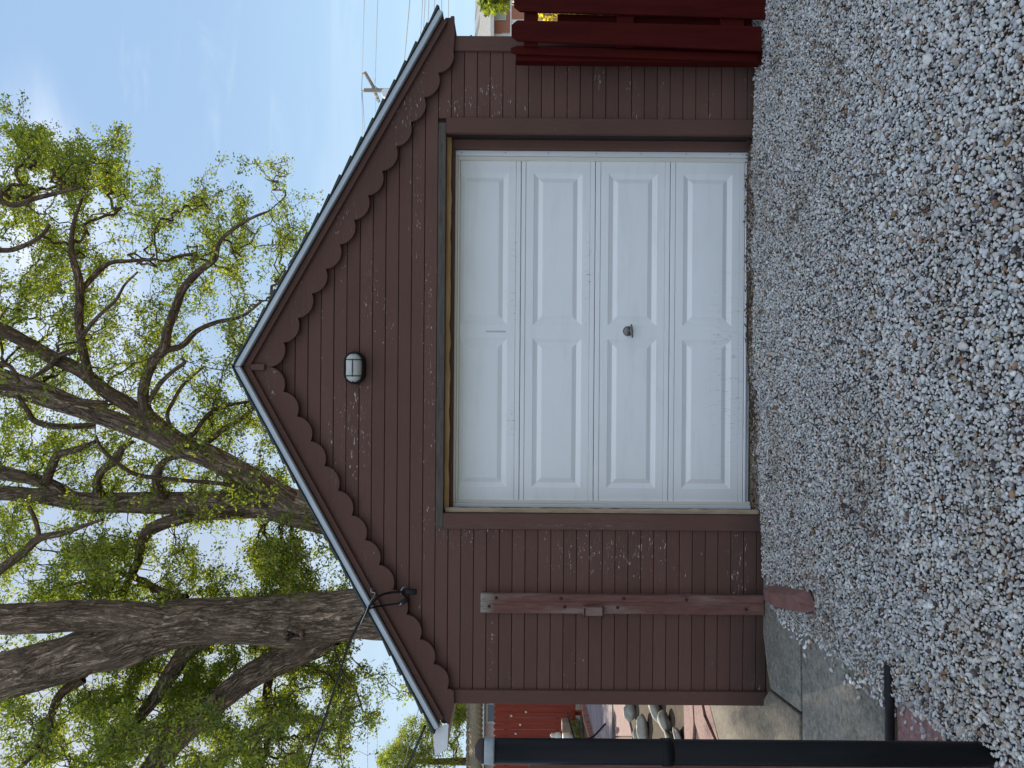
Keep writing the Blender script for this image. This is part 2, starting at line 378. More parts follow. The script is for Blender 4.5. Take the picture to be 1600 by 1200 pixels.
def bark_mat(name, c1, c2, sc=1.0):
    s = N(name)
    w = s.noise(s.vec((1,1,1), attr='barkuv'), 1.6*sc, 3)
    wob = s.n('ShaderNodeTexNoise'); wob.inputs['Scale'].default_value = 2.2*sc; wob.inputs['Detail'].default_value = 3
    v0 = s.vec((1,1,1), attr='barkuv'); s.l(v0, wob.inputs['Vector'])
    ad = s.n('ShaderNodeVectorMath', operation='MULTIPLY_ADD'); s.l(wob.outputs['Color'], ad.inputs[0]); ad.inputs[1].default_value = (.16/sc,.16/sc,.16/sc); s.l(v0, ad.inputs[2])
    def furrow(k, st, width):
        mp = s.n('ShaderNodeMapping'); mp.inputs['Scale'].default_value = (k*sc, k*sc, k*sc/st); s.l(ad.outputs[0], mp.inputs['Vector'])
        n_ = s.noise(mp.outputs[0], 1.0, 5, .62)
        return s.rng(s.mul(s.mul(n_, -.5, 'ADD'), 0, 'ABSOLUTE'), 0., width)      # 0 in the crack
    f1 = furrow(9, 7.5, .075); f2 = furrow(21, 5.5, .09)
    fine = s.noise(s.vec((60*sc,60*sc,14*sc), attr='barkuv'), 1, 6, .7)
    ridge = s.mul(f1, s.mul(s.mul(f2, .6), .4, 'ADD'))
    c = s.mix(s.mul(ridge, s.rng(fine, .2, .7, .35, 1)), c1, c2)
    c = s.mix(s.rng(w, .45, .75, 0, .5), c, tuple(k*.6 for k in c2))
    h = s.mul(ridge, s.mul(fine, .35), 'ADD')
    return s.fin(c, .95, h, 1.0, .04, spec=.1)
M['bark'] = bark_mat('furrowed_bark', (.06,.042,.030), (.68,.50,.37))
M['barkfine'] = bark_mat('limb_bark', (.08,.058,.04), (.54,.39,.26), 1.8)

# ============================================================ THE GROUND
def structure(o): o['kind'] = 'structure'; return o
g = MB().box(-400, 400, -60, 900, -.5, -.13).build('ground', M['ground']); structure(g)
# concrete slabs beside and behind the garage's left corner
patio = structure(empty('patio', (-2.5, .5, -.07)))
def gpoly(pts, z): return [(G(a, b, z).x, G(a, b, z).y) for a, b in pts]
ZC = -.066
slabs = [
  ([(1180,880),(1247,880),(1250,1112),(1204,1077),(1199,1050)], 'concrete'),
  ([(1252,880),(1386,900),(1386,1260),(1254,1210)], 'concrete'),
  ([(1201,1079),(1248,1116),(1251,1214),(1150,1260),(1108,1098),(1190,1098)], 'concrete_warm'),
]
for p, mk in slabs:
    MB().slab(gpoly(p, ZC), -.2, ZC).build('concrete_slab', M[mk], patio, bevel=.006)
structure(MB().slab([(-9, -4.5), (-1.2, -4.5), (-1.2, 6), (-9, 14)], -.3, -.092).build('soil', M['soil']))
path = structure(empty('path', (-2.3, -2.2, -.07)))
for p in ([(1400,1076),(1437,1085),(1470,1120),(1478,1158),(1402,1158)], [(1402,1162),(1480,1162),(1510,1180),(1512,1260),(1402,1260)],
          [(1516,1182),(1600,1200),(1640,1300),(1516,1300)], [(1400,1265),(1600,1310),(1600,1420),(1400,1360)]):
    MB().slab(gpoly(p, -.062), -.2, -.062).build('paver', M['pink'], path, bevel=.005)
tube = MB().tube([G(1389, 1040, -.04), G(1390, 1120, -.04), G(1391, 1240, -.04)], .021, 14).build('edging_pipe', M['blackplastic'], smooth=True)
tag(tube, 'black plastic edging pipe between the grey slab and the pink pavers', 'edging')

# gravel
def gz(X): 
    t = np.clip((X + 1.5) / 2.6, 0, 1); t = t*t*(3-2*t); return -.048 + .078 * t
bpts = [(1176,880),(1199,905),(1206,945),(1222,960),(1250,985),(1285,1003),(1325,1036),(1368,1066),(1392,1079),(1412,1092),(1440,1108),(1468,1140),(1500,1157),(1560,1180),(1640,1215),(1760,1300)]
bnd = [G(a, b, -.055) for a, b in bpts]
bx = np.array([p.x for p in bnd]); by = np.array([p.y for p in bnd])
o_ = np.argsort(by); bx, by = bx[o_], by[o_]
def left_edge(Y): return np.interp(Y, by, bx)
ys = np.linspace(-3.9, .17, 60); xs = np.linspace(0, 1, 60)
vs = []; 
for Y in ys:
    l = float(left_edge(min(Y, -.02)))+.04
    for t in xs:
        X = l + (4.2 - l) * t; vs.append((X, Y, float(gz(X)) - .012 - .05*max(0, 1-t*60/3)))
vs = np.array(vs); fs = np.array([(j*60+i, j*60+i+1, (j+1)*60+i+1, (j+1)*60+i) for j in range(59) for i in range(59)])
structure(np_mesh('gravel_bed', vs, fs, M['soil']))

def ico(sub):
    bm = bmesh.new(); bmesh.ops.create_icosphere(bm, subdivisions=sub, radius=1)
    v = np.array([p.co[:] for p in bm.verts]); f = np.array([[q.index for q in p.verts] for p in bm.faces]); bm.free(); return v, f
def rotmats(n, flat):
    a = rng.uniform(0, 2*np.pi, n); tx = rng.normal(0, flat, n); ty = rng.normal(0, flat, n)
    ca, sa = np.cos(a), np.sin(a); Rz = np.zeros((n,3,3)); Rz[:,0,0]=ca; Rz[:,0,1]=-sa; Rz[:,1,0]=sa; Rz[:,1,1]=ca; Rz[:,2,2]=1
    cx, sx = np.cos(tx), np.sin(tx); Rx = np.zeros((n,3,3)); Rx[:,0,0]=1; Rx[:,1,1]=cx; Rx[:,1,2]=-sx; Rx[:,2,1]=sx; Rx[:,2,2]=cx
    cy, sy = np.cos(ty), np.sin(ty); Ry = np.zeros((n,3,3)); Ry[:,1,1]=1; Ry[:,0,0]=cy; Ry[:,0,2]=sy; Ry[:,2,0]=-sy; Ry[:,2,2]=cy
    return Rx @ Ry @ Rz
def stones(pos, size, sub, variants=10, flat=.35):
    v0, f0 = ico(sub); n = len(pos); V = []
    for k in range(variants):
        q = v0.copy(); s_ = rng.uniform(0, 50, 3)
        d = np.array([mnoise.noise(Vector(p*1.1 + s_)) for p in q])
        q = q * (1 + .34*d)[:, None]
        for _ in range(8):                        # chop flats for a crushed-stone outline
            nrm = rng.normal(size=3); nrm /= np.linalg.norm(nrm); lim = rng.uniform(.55, .85)
            ex = np.maximum(q @ nrm - lim, 0); q = q - ex[:, None]*nrm*.85
        V.append(q)
    V = np.array(V); pick = rng.integers(0, variants, n)
    sc = np.stack([size*rng.uniform(.9, 1.3, n), size*rng.uniform(.7, 1.0, n), size*rng.uniform(.45, .75, n)], 1)
    P = V[pick] * sc[:, None, :]
    P = np.einsum('nij,nvj->nvi', rotmats(n, flat), P) + pos[:, None, :]
    F_ = f0[None] + (np.arange(n) * len(v0))[:, None, None]
    return P.reshape(-1, 3), F_.reshape(-1, 3), len(v0)
def stone_cols(n, p=None):
    base = rng.choice(9, n, p=[.25,.21,.15,.11,.11,.07,.045,.035,.02])
    pal = np.array([(.66,.66,.65),(.53,.54,.54),(.76,.755,.74),(.40,.41,.41),(.60,.56,.50),(.46,.38,.30),(.26,.26,.26),(.32,.19,.12),(.11,.075,.07)])
    c = pal[base] * rng.uniform(.74, 1.06, (n,1)) * rng.uniform(.97, 1.03, (n,3))
    if p is not None:                             # dusty, leaf-stained patches
        q = np.array([mnoise.noise(Vector((a*1.1, b*1.9, 4)))+.5*mnoise.noise(Vector((a*4.3, b*4.3, 2))) for a, b in p])
        f = np.clip((q-.10)*1.3, 0, .42)[:, None]*rng.uniform(.4, 1, (n,1)); c = c*(1-f) + c*np.array([.60,.50,.40])*f
    return c
def grid(y0, y1, step, keep=1.0):
    out = []
    ny = int((y1-y0)/step)
    for j in range(ny):
        Y = y0 + (j+.5)*step; l = float(left_edge(min(Y, -.03)))
        n = int((4.0-l)/step)
        X = l + (np.arange(n) + .5*(j%2))*step
        out.append(np.stack([X, np.full(n, Y)], 1))
    p = np.concatenate(out); p += rng.uniform(-.42, .42, p.shape)*step
    d = p[:,1] + DIST; vis = (np.abs(p[:,0])*F/d < 680) & (d > 2.15)
    k = vis | (rng.random(len(p)) < .12)
    return p[k & (rng.random(len(p)) < keep)]
def clear_of(p):     # nothing inside the wall, fence and post
    X, Y = p[:,0], p[:,1]
    inside = (Y > -.03) & ~((X > -.86) & (X < 1.64) & (Y < .13))
    xl = -1.45 + .274*(-.3-Y); blk = (X > xl+.012) & (X < xl+.125) & (Y > -.92) & (Y < -.28)
    return p[~inside & ~blk]
allV, allF, allC, off = [], [], [], 0
def put(p, size, sub, lift):
    global off
    n = len(p); und = np.array([mnoise.noise(Vector((a*2.2, b*2.2, 0))) for a, b in p])
    # low strip of packed litter along the door sill
    z = gz(p[:,0]) + lift*rng.uniform(.1, 1, n) + und*.012
    z -= np.clip((p[:,1]-(-.05))/.1, 0, 1)*.02
    pos = np.column_stack([p, z])
    P, F_, k = stones(pos, size, sub)
    allV.append(P); allF.append(F_ + off); off += len(P)
    allC.append(np.repeat(stone_cols(n, p), k, 0))
def lay(y0, y1, step, sub, smin, smax, lift, keep=1.):
    p = clear_of(grid(y0, y1, step, keep)); n = len(p)
    size = np.exp(rng.normal(math.log((smin+smax)/2), .27, n)).clip(smin*.7, smax*1.25)
    put(p, size, sub, lift)
lay(-3.5, -1.7, .0148, 1, .0060, .0105, .007)
lay(-3.5, -1.7, .0232, 2, .0075, .0132, .012, .8)
lay(-1.7, .13, .0150, 1, .0058, .0104, .007)
lay(-1.7, .13, .0240, 1, .0075, .0130, .012, .8)
# a thin scatter of strays spilled on to the slab
st = []
for (a, b) in [(1337,1068),(1331,1060),(1343,1073),(1248,998),(1381,1086),(1404,1093),(1412,1115),(1414,1109),(1428,1138),(1398,1098),(1233,980),(1275,1012)]:
    q = G(a, b, ZC); st.append((q.x, q.y))
for _ in range(260):
    i = random.random(); Y = random.uniform(-2.6, -.3); st.append((float(left_edge(Y)) - abs(random.gauss(0, .05)), Y))
p = np.array(st); n = len(p)
P, F_, k = stones(np.column_stack([p, np.full(n, ZC+.007)]), rng.uniform(.008, .016, n), 2)
allV.append(P); allF.append(F_ + off); off += len(P); allC.append(np.repeat(stone_cols(n)*1.15, k, 0))
gr = np_mesh('gravel', np.concatenate(allV), np.concatenate(allF), M['stone'], colr=np.concatenate(allC), smooth=False)
tag(gr, 'grey and white crushed gravel covering the drive in front of the garage', 'gravel', kind='stuff')
NG = len(gr.data.polygons)

# leaf litter, pods and twigs lying in the gravel
def litter():
    V, Fa, C = [], [], []; offs = 0
    pods = [(.035,.022,.028),(.06,.035,.03),(.13,.06,.03),(.22,.12,.05),(.30,.22,.12),(.05,.03,.035)]
    for i in range(3200):
        strip = i < 520
        if strip: X = random.uniform(-.9, 1.75); Y = random.uniform(-.06, .13)
        else:
            Y = random.uniform(-3.0, -.05) if random.random() < .6 else random.gauss(-1.6, .7)
            X = random.uniform(float(left_edge(min(Y, -.03)))+.05, 2.6)
            if mnoise.noise(Vector((X*1.1, Y*1.9, 4)))+.5*mnoise.noise(Vector((X*4.3, Y*4.3, 2))) < random.uniform(-.5, .35): continue
        if Y > .13 or Y < -3.2: continue
        L = random.uniform(.005, .019) if not strip else random.uniform(.006, .02); w = L*random.uniform(.35, .6)
        a = random.uniform(0, 6.28); z = float(gz(X)) + random.uniform(.012, .026) - (.012 if strip else 0)
        cu = random.uniform(-.004, .006)
        ring = [(-L,0,cu),(-L*.5,-w,0),(L*.5,-w*.9,0),(L,0,cu),(L*.5,w*.9,.001),(-L*.5,w,.001)]
        tx, ty = random.gauss(0,.35), random.gauss(0,.35)
        pts = [(X+q[0]*math.cos(a)-q[1]*math.sin(a), Y+q[0]*math.sin(a)+q[1]*math.cos(a), z+q[2]+q[0]*tx+q[1]*ty) for q in ring]
        pts += [(X, Y, z+.004+abs(cu)), (X, Y, z-.003)]
        V += pts
        for k in range(6): Fa += [(offs+k, offs+(k+1)%6, offs+6), (offs+(k+1)%6, offs+k, offs+7)]
        offs += 8; c = random.choice(pods); j = random.uniform(.8, 1.3); C += [tuple(q*j for q in c)]*8
    mb = MB()
    for i in range(230):
        X = random.uniform(-1.0, 2.2); Y = random.uniform(-2.8, .1); 
        if Y > -.03 and not -.85 < X < 1.6: continue
        if i < 60: Y = random.uniform(-.1, .1); X = random.uniform(-.8, 1.6)
        z = float(gz(X)) + .024; a = random.uniform(0, 6.28); L = random.uniform(.02, .09)
        pts = [(X + math.cos(a)*L*t + random.gauss(0,.004), Y + math.sin(a)*L*t + random.gauss(0,.004), z+random.uniform(-.003,.006)) for t in (0,.35,.7,1)]
        if max(q[1] for q in pts) > .14: continue
        mb.tube(pts, random.uniform(.0008, .0018), 3, False)
    q = np.array([(a, b, c, d) for a, b, c, d in mb.f]); tri = np.concatenate([q[:, [0,1,2]], q[:, [0,2,3]]]) + offs
    V += mb.v; cc = []
    for i in range(len(mb.v)//12): cc += [random.choice([(.22,.17,.12),(.33,.27,.19),(.10,.07,.05)])]*12
    C += cc
    o = np_mesh('litter', np.array(V), np.concatenate([np.array(Fa), tri]), M['debris'], colr=np.array(C))
    tag(o, 'dry brown leaves, seed pods and twigs scattered through the gravel', 'litter', kind='stuff')
litter()
# a few single pieces one can point at
def one_stone(name, x, y, size, c, label, cat, zr=.02, sub=2):
    q = G(x, y, .02); pos = np.array([[q.x, q.y, float(gz(q.x))+zr]])
    P, F_, k = stones(pos, np.array([size]), sub, 1, .15)
    P = P - np.array([q.x, q.y, 0])
    o = np_mesh(name, P, F_, M['stone'], colr=np.tile(np.array(c), (len(P), 1)), smooth=True); o.location = (q.x, q.y, 0)
    tag(o, label, cat)
one_stone('pebble', 1462, 92, .030, (.70,.69,.65), 'largest white pebble, on the gravel at the right-hand side', 'pebble')
one_stone('pebble', 1507, 540, .024, (.60,.56,.50), 'round buff pebble in the gravel in front of the door', 'pebble')
one_stone('pebble', 1475, 1142, .034, (.46,.43,.38), 'large buff pebble at the foot of the black post beside pink pavers', 'pebble', .0)
tw = MB().tube([G(1357,120,.05), G(1366,128,.055), G(1376,134,.055), G(1380,145,.055), G(1377,160,.05), G(1372,172,.05)], [.004,.0045,.004,.004,.003,.002], 6).build('twig', M['barkfine'], smooth=True)
tag(tw, 'curved dry twig lying on the gravel right of the door', 'twig')

# ============================================================ THE GARAGE
gar = empty('garage', (0, 0, 0))
tag(gar, 'brown painted board garage with scalloped gable trim and white door', 'garage')
TAN = math.tan(R(29.35)); SIN, COS = math.sin(R(29.35)), math.cos(R(29.35))
XC = (600-574.5)/226.8 + .0            # ridge x
XL, XR = W(950,1098,DIST).x, W(950,61,DIST).x
ZAP = W(362, 573, DIST-.12).z          # outer roof apex at the front edge
ZR = W(384, 573, DIST-.04).z           # bargeboard apex (lower line of the rake)
XC = W(373, 573, DIST-.08).x
def roofz(X, off=0.0): return ZAP - abs(X-XC)*TAN - off/COS    # z of a line parallel to the roof, off metres below it
# board-and-gap wall
PITCH = 20.05/226.8
zs0 = W(682.5, 500, DIST).z            # a seam
DX0, DX1 = W(950,803,DIST).x, W(950,212,DIST).x               # door opening
CX0, CX1 = W(950,827,DIST).x, W(950,188,DIST).x               # outer edges of the door casings
ZHEAD = W(683.5, 500, DIST).z
MB().prism([(XL+.01,-.15),(DX0+.003,-.15),(DX0+.003,ZHEAD-.03),(DX1-.003,ZHEAD-.03),(DX1-.003,-.15),(XR-.01,-.15),(XR-.01,roofz(XR,.12)),(XC,roofz(XC,.12)),(XL+.01,roofz(XL,.12))], .004, .09).build('wall_backing', M['backing'], gar)
k0 = int((zs0+.12)/PITCH)
def rowpoly(x0, x1, z0, z1):
    # clip to the gable slope
    pts = [(x0, z0), (x1, z0)]
    lim = lambda z: (ZAP - .105/COS - z)/TAN
    def cx(x, z): h = lim(z); return max(XC-h, min(XC+h, x))
    pts = [(cx(x0,z0), z0), (cx(x1,z0), z0), (cx(x1,z1), z1), (cx(x0,z1), z1)]
    if pts[1][0]-pts[0][0] < .05: return None
    if pts[2][0]-pts[3][0] < .01: pts = [pts[0], pts[1], ((pts[2][0]+pts[3][0])/2, z1)]
    return pts
XI0, XI1 = W(950,1077,DIST).x, W(950,84,DIST).x
for i in range(-k0-1, 18):
    z0 = zs0 + i*PITCH; z1 = z0 + PITCH - .0045
    if z1 < -.10: continue
    spans = [(XI0, CX0-.002), (CX1+.002, XI1)] if z1 < ZHEAD+.02 else [(XL+.004, XR-.004)] if z0 > W(700,500,DIST).z+.02 else [(XI0, XI1)]
    if i == -1: spans = [(XI0, CX0-.002), (CX1+.002, XI1)]
    for (a, b) in spans:
        zz0 = max(z0, -.085)
        if i >= 0 and z0 < roofz(XI1, .2): a, b = XI0-.0, XI1
        rp = rowpoly(a, b, zz0, z1)
        if rp is None: continue
        dy = random.uniform(-.0025, .002)
        MB().prism(rp, -.012+dy, .003).build('board', M['brown'], gar, bevel=.0022)
# corner posts, casings
ztop = roofz(XL, .17)
def jitterbox(mb, *a): return mb.box(*a)
MB().box(XL, XI0+.001, -.034, .05, -.09, W(700,1090,DIST).z+.03).build('corner_post', M['brown_trim'], gar, bevel=.004)
MB().box(XI1-.001, XR, -.034, .05, -.05, W(706,70,DIST).z+.03).build('corner_post', M['brown_trim'], gar, bevel=.004)
zc = W(694.5, 500, DIST-.03).z
MB().box(CX0, DX0, -.032, .10, -.09, zc-.002).build('door_casing', M['brown_trim'], gar, bevel=.003)
MB().box(DX1, CX1, -.036, .16, -.03, zc-.002).build('door_casing', M['brown_trim'], gar, bevel=.003)
MB().box(CX0-.003, W(690,193,DIST).x, -.022, .06, zc+.001, ZHEAD).build('lintel_board', M['greywood'], gar, bevel=.002)
dirt = [MB() for _ in range(3)]
for (a, b) in ((686,823),(689,700),(688,640),(690,560),(687,430),(690,345),(688,283),(690,227),(687,200)):
    q = W(a, b, DIST-.022); MB().lathe([(.0035,0),(.0035,.002)], (q.x, -.0225, q.z), 'y', 8).build('nail', M['blackplastic'], gar)
# inside the opening: bare wood strips, brown stops
d5 = DIST+.045
zr0 = W(703, 500, d5).z
def ragged(x0, x1, z0, z1, y0, y1, amp, along='x', n=60):
    pts = []
    if along == 'x':
        for i in range(n+1):
            t = i/n; pts.append((x0+(x1-x0)*t, z0 + amp*mnoise.noise(Vector((t*n*.35, z0*9, 3)))))
        pts += [(x1, z1), (x0, z1)]
    else:
        for i in range(n+1):
            t = i/n; pts.append((x1 + amp*mnoise.noise(Vector((t*n*.35, x0*9, 8))), z0+(z1-z0)*t))
        pts += [(x0, z1), (x0, z0)]
    return MB().prism(pts, y0, y1)
ragged(DX0+.012, DX1-.002, zr0, zc-.001, .045, .085, .008).build('bare_wood_strip', M['rawwood'], gar)
ragged(DX0+.001, W(950,795.5,DIST+.02).x, -.06, zc-.012, .015, .05, .007, 'z', 90).build('bare_wood_strip', M['rawcream'], gar)
DD = .16; dd = DIST+DD
FX0, FX1 = W(930,792.5,dd).x, W(930,238.5,dd).x; FZ1 = W(710,515,dd).z; FZ0 = .0
MB().box(DX0+.002, FX0-.001, .09, .22, -.05, zc-.02).build('door_stop', M['brown_trim'], gar, bevel=.003)
MB().box(FX1+.001, DX1-.002, .09, .22, -.03, zc-.02).build('door_stop', M['brown_trim'], gar, bevel=.003)
MB().box(FX0-.001, FX1+.001, .09, .22, FZ1+.001, zc+.01).build('door_stop', M['brown_trim'], gar, bevel=.003)
MB().box(DX0, DX1, .01, .25, -.12, -.03).build('sill', M['concrete_warm'], gar)

# ---- the door
door = empty('garage_door', (0, 0, 0)); door.parent = gar
def dpart(mb, name, mt, bevel=0): 
    o = mb.build(name, mt, None, bevel); o.parent = door; return o
pr = lambda px: px/(F/dd)
wr, wl = pr(8), pr(5.5)
def L_frame(): pass
# outer white flange and inner cream lip, three sides each
dpart(MB().box(FX1-wr, FX1, DD-.03, DD+.02, FZ0-.02, FZ1), 'door_frame', M['frame2'], .002)
dpart(MB().box(FX0, FX0+wl, DD-.03, DD+.02, FZ0-.02, FZ1), 'door_frame', M['frame2'], .002)
dpart(MB().box(FX0+wl+.001, FX1-wr-.001, DD-.03, DD+.02, FZ1-pr(4), FZ1), 'door_frame', M['frame'], .002)
dpart(MB().box(FX1-wr-pr(6), FX1-wr-.001, DD-.018, DD+.02, FZ0-.02, FZ1-pr(4)-.001), 'weather_strip', M['frame'], .003)
dpart(MB().box(FX0+wl+.001, FX0+wl+pr(5), DD-.018, DD+.02, FZ0-.02, FZ1-pr(4)-.001), 'weather_strip', M['frame'], .003)
dpart(MB().box(FX0+wl+pr(5)+.001, FX1-wr-pr(6)-.001, DD-.018, DD+.02, FZ1-pr(7.5), FZ1-pr(4)-.001), 'weather_strip', M['frame'], .003)
for a in (722,790,857,932,1002,1072,1140,1160):
    q = W(a, 240.5, dd-.03)
    dpart(MB().lathe([(.0032,0),(.0032,.0015)], (FX1-wr*.45, DD-.031, q.z), 'y', 8), 'screw', M['blackplastic'])
SX0, SX1 = FX0+wl+pr(5)-.004, FX1-wr-pr(6)+.004
seams = [W(a, 515, dd).z for a in (1163, 1046, 929, 813)] + [FZ1-pr(4)]
PXa = [(W(900,508,dd).x, W(900,271,dd).x), (W(900,762,dd).x, W(900,529.5,dd).x)]
yf = DD+.002
def quadframe(mb, o, i, yo, yi):   # ring between rectangles o and i (x0,x1,z0,z1)
    ox0,ox1,oz0,oz1 = o; ix0,ix1,iz0,iz1 = i
    v = [(ox0,yo,oz0),(ox1,yo,oz0),(ox1,yo,oz1),(ox0,yo,oz1),(ix0,yi,iz0),(ix1,yi,iz0),(ix1,yi,iz1),(ix0,yi,iz1)]
    return mb.add(v, [(0,1,5,4),(1,2,6,5),(2,3,7,6),(3,0,4,7)])
for si in range(4):
    z0, z1 = seams[si], seams[si+1]; full = seams[1]-seams[0]
    lip = pr(8.5); zm0 = z0 + pr(20.5); zm1 = zm0 + pr(76)
    body0, body1 = z0+lip, (z0+full-lip)
    # edge rails
    dpart(MB().box(SX0, SX1, yf, yf+.04, z0+.0025, body0-.002), 'rail', M['door'], .003)
    if z1 - body1 > .01: dpart(MB().box(SX0, SX1, yf, yf+.04, body1+.002, min(z1, z0+full)-.0025), 'rail', M['door'], .003)
    mb = MB(); bt = min(body1, z1)
    xs_ = [SX0, PXa[1][0], PXa[1][1], PXa[0][0], PXa[0][1], SX1]
    zm1_ = min(zm1, bt-.002)
    for a in range(5):
        xa, xb = xs_[a], xs_[a+1]
        rows = [(body0, bt)] if a in (0, 2, 4) else [(body0, zm0), (zm1_, bt)]
        for (p0, p1) in rows:
            if p1-p0 > 1e-4: mb.box(xa, xb, yf, yf+.03, p0, p1)
    bm_o = dpart(mb, 'door_section', M['door'])
    for (x0, x1) in PXa:
        mb = MB(); o = (x0, x1, zm0, zm1_); e = pr(1.2)
        r1_ = (x0+e, x1-e, zm0+e, zm1_-e); b1 = pr(7.5); b2 = pr(14.5)
        r2_ = (x0+b1, x1-b1, zm0+b1, zm1_-b1); r3_ = (x0+b2, x1-b2, zm0+b2, zm1_-b2)
        quadframe(mb, o, r1_, yf, yf+.003); quadframe(mb, r1_, r2_, yf+.003, yf+.013); quadframe(mb, r2_, r3_, yf+.013, yf+.001)
        n_ = len(mb.v); mb.add([(r3_[0],yf+.001,r3_[2]),(r3_[1],yf+.001,r3_[2]),(r3_[1],yf+.001,r3_[3]),(r3_[0],yf+.001,r3_[3])], [(0,1,2,3)])
        dpart(mb, 'panel', M['door'])
dpart(MB().box(SX0-.01, SX1+.01, yf+.03, yf+.06, FZ0-.02, FZ1), 'door_back', M['frame2'])
dpart(MB().box(SX0, SX1, yf-.004, yf+.03, W(1164,515,dd).z-.012, seams[0]-.001), 'bottom_seal', M['frame2'], .003)
q = W(775, 518, dd)
dpart(MB().box(q.x-.006, q.x+.006, yf-.0015, yf+.001, q.z-.07, q.z+.07), 'slot_cover', M['metal'], .001)
# T handle with its round lock plate
q = W(983, 517, dd-.03)
hb = MB().lathe([(.034,-.002),(.036,.004),(.03,.012),(.018,.018),(.014,.02)], (q.x, yf-.001, q.z+.004), 'y', 22)
hb.lathe([(.011,.018),(.011,.045),(.009,.05)], (q.x, yf, q.z+.004), 'y', 14)
hb.tube([(q.x-.048, yf-.044, q.z-.022), (q.x-.03, yf-.05, q.z-.018), (q.x, yf-.052, q.z-.012), (q.x+.028, yf-.05, q.z-.014), (q.x+.045, yf-.046, q.z-.012)], [.005,.008,.0105,.008,.005], 10)
hb.tube([(q.x, yf-.02, q.z+.004), (q.x, yf-.052, q.z-.012)], .009, 10)
o = dpart(hb, 'handle', M['bronze']); o.data.polygons.foreach_set('use_smooth', [True]*len(o.data.polygons))

# ---- rake: shingles, metal edge, brown rake board, scalloped bargeboard
def slope_pt(side, s, off):           # s: metres down the slope from the ridge; off: metres below the roof line
    X = XC + side*(s*COS) ; Z = ZAP - s*SIN
    return (X - side*off*SIN, Z - off*COS)
SR_ = (W(688,12,DIST-.12).x - XC)/COS; SL_ = (XC - W(676,1143,DIST-.12).x)/COS
def rake(name, side, s1, o0, o1, y0, y1, mt, bevel=.002, s0=0):
    a, b = slope_pt(side, s1, o0), slope_pt(side, s1, o1)
    za = ZAP - o0/COS; zb = ZAP - o1/COS
    poly = [(XC+side*.0008, za), a, b, (XC+side*.0008, zb)]
    return MB().prism(poly, y0, y1).build(name, mt, gar, bevel=bevel)
for side, S in ((1, SR_), (-1, SL_)):
    rake('roof_deck', side, S-.01, .016, .05, -.085, 6.2, M['soffit'], 0)
    rake('drip_edge', side, S-.005, .012, .052, -.128, -.088, M['metal'], .006)
    rake('rake_board', side, S-.03, .055, .093, -.088, -.02, M['brown_trim'], .003)
    n = int(S/.147)+1
    rr = random.Random(side+5)
    for i in range(n):
        s0 = i*.147; s1 = min(s0+.157, S+.012)
        a, b = slope_pt(side, s0+.001, .010), slope_pt(side, s1, .010)
        lift = .010 + rr.uniform(0, .003)
        c = slope_pt(side, s1, .010-lift-.007); d = slope_pt(side, s0+.001, .006)
        MB().prism([a, b, c, d], -.14+rr.uniform(-.003,.004), .19).build('shingle', M['shingle'], gar)
    mb = MB()
    for i in range(n):
        s0 = i*.147; s1 = min(s0+.157, S+.012)
        a, b = slope_pt(side, s0+.001, .010), slope_pt(side, s1, .010); c = slope_pt(side, s1, .010-.018); d = slope_pt(side, s0+.001, .006)
        for j in range(19): mb.prism([a, b, c, d], .194+j*.316, .194+(j+1)*.316-.006)
    o = mb.build('shingle_field', M['shingle'], gar); o['kind'] = 'stuff'
    # scallops
    CH = .1925; dep = .050; VAL = .093+.112
    Rr = ((CH/2)**2 + dep**2)/(2*dep)
    zsof = W(710, 62 if side > 0 else 1112, DIST-.04).z if side > 0 else W(703, 1112, DIST-.04).z
    xend = W(704, 27, DIST-.04).x if side > 0 else W(697, 1131, DIST-.04).x
    pts = [(XC+side*.0008, ZAP-.090/COS)]
    e_s = (abs(xend-XC) + .09*SIN)/COS
    pts.append((xend, slope_pt(side, 0, 0)[1] and ZAP-(abs(xend-XC))*TAN-.090/COS))
    pts.append((xend, zsof))
    xin = XR-.004 if side > 0 else XL+.004
    pts.append((xin-side*.0, zsof-(.004 if side>0 else .03)))
    # arcs from the eave towards the ridge
    sc = []
    s_first = VAL*TAN            # where the valley line meets the ridge plumb line
    nsc = 13
    smax = None
    arcs = []
    for kk in range(nsc, -1, -1):
        sa = s_first + kk*CH; mid = sa + CH/2
        arc = []
        half = math.asin((CH/2)/Rr)
        for t in range(11):
            th = half - 2*half*t/10
            s_ = mid + Rr*math.sin(th); off = VAL - (Rr-dep) + Rr*math.cos(th)
            arc.append(slope_pt(side, s_, off))
        arcs += arc
    xpost = (XI1+.002) if side > 0 else (XI0-.002)
    arcs = [q for q in arcs if (abs(q[0]-XC) < abs(xpost-XC))]
    pts += [(xpost, arcs[0][1]-.002)] + arcs
    MB().prism(pts, -.060, -.036).build('scalloped_bargeboard', M['brown_barge'], gar, bevel=.0015)
    # eave: fascia box running back along the side wall
    xw = XR if side > 0 else XL
    MB().prism([(xw, zsof+.03), (xend, zsof+.004), (xend, ZAP-(abs(xend-XC))*TAN-.055/COS), (xw, ZAP-abs(xw-XC)*TAN-.055/COS)], -.034, 6.1).build('eave_box', M['soffit'], gar)
# block under the peak
pk0 = W(387, 573.5, DIST-.07); pk1 = W(414, 573.5, DIST-.07)
MB().box(pk0.x-.021, pk0.x+.021, -.082, -.061, pk1.z, pk0.z).build('peak_block', M['brown_trim'], gar, bevel=.003)
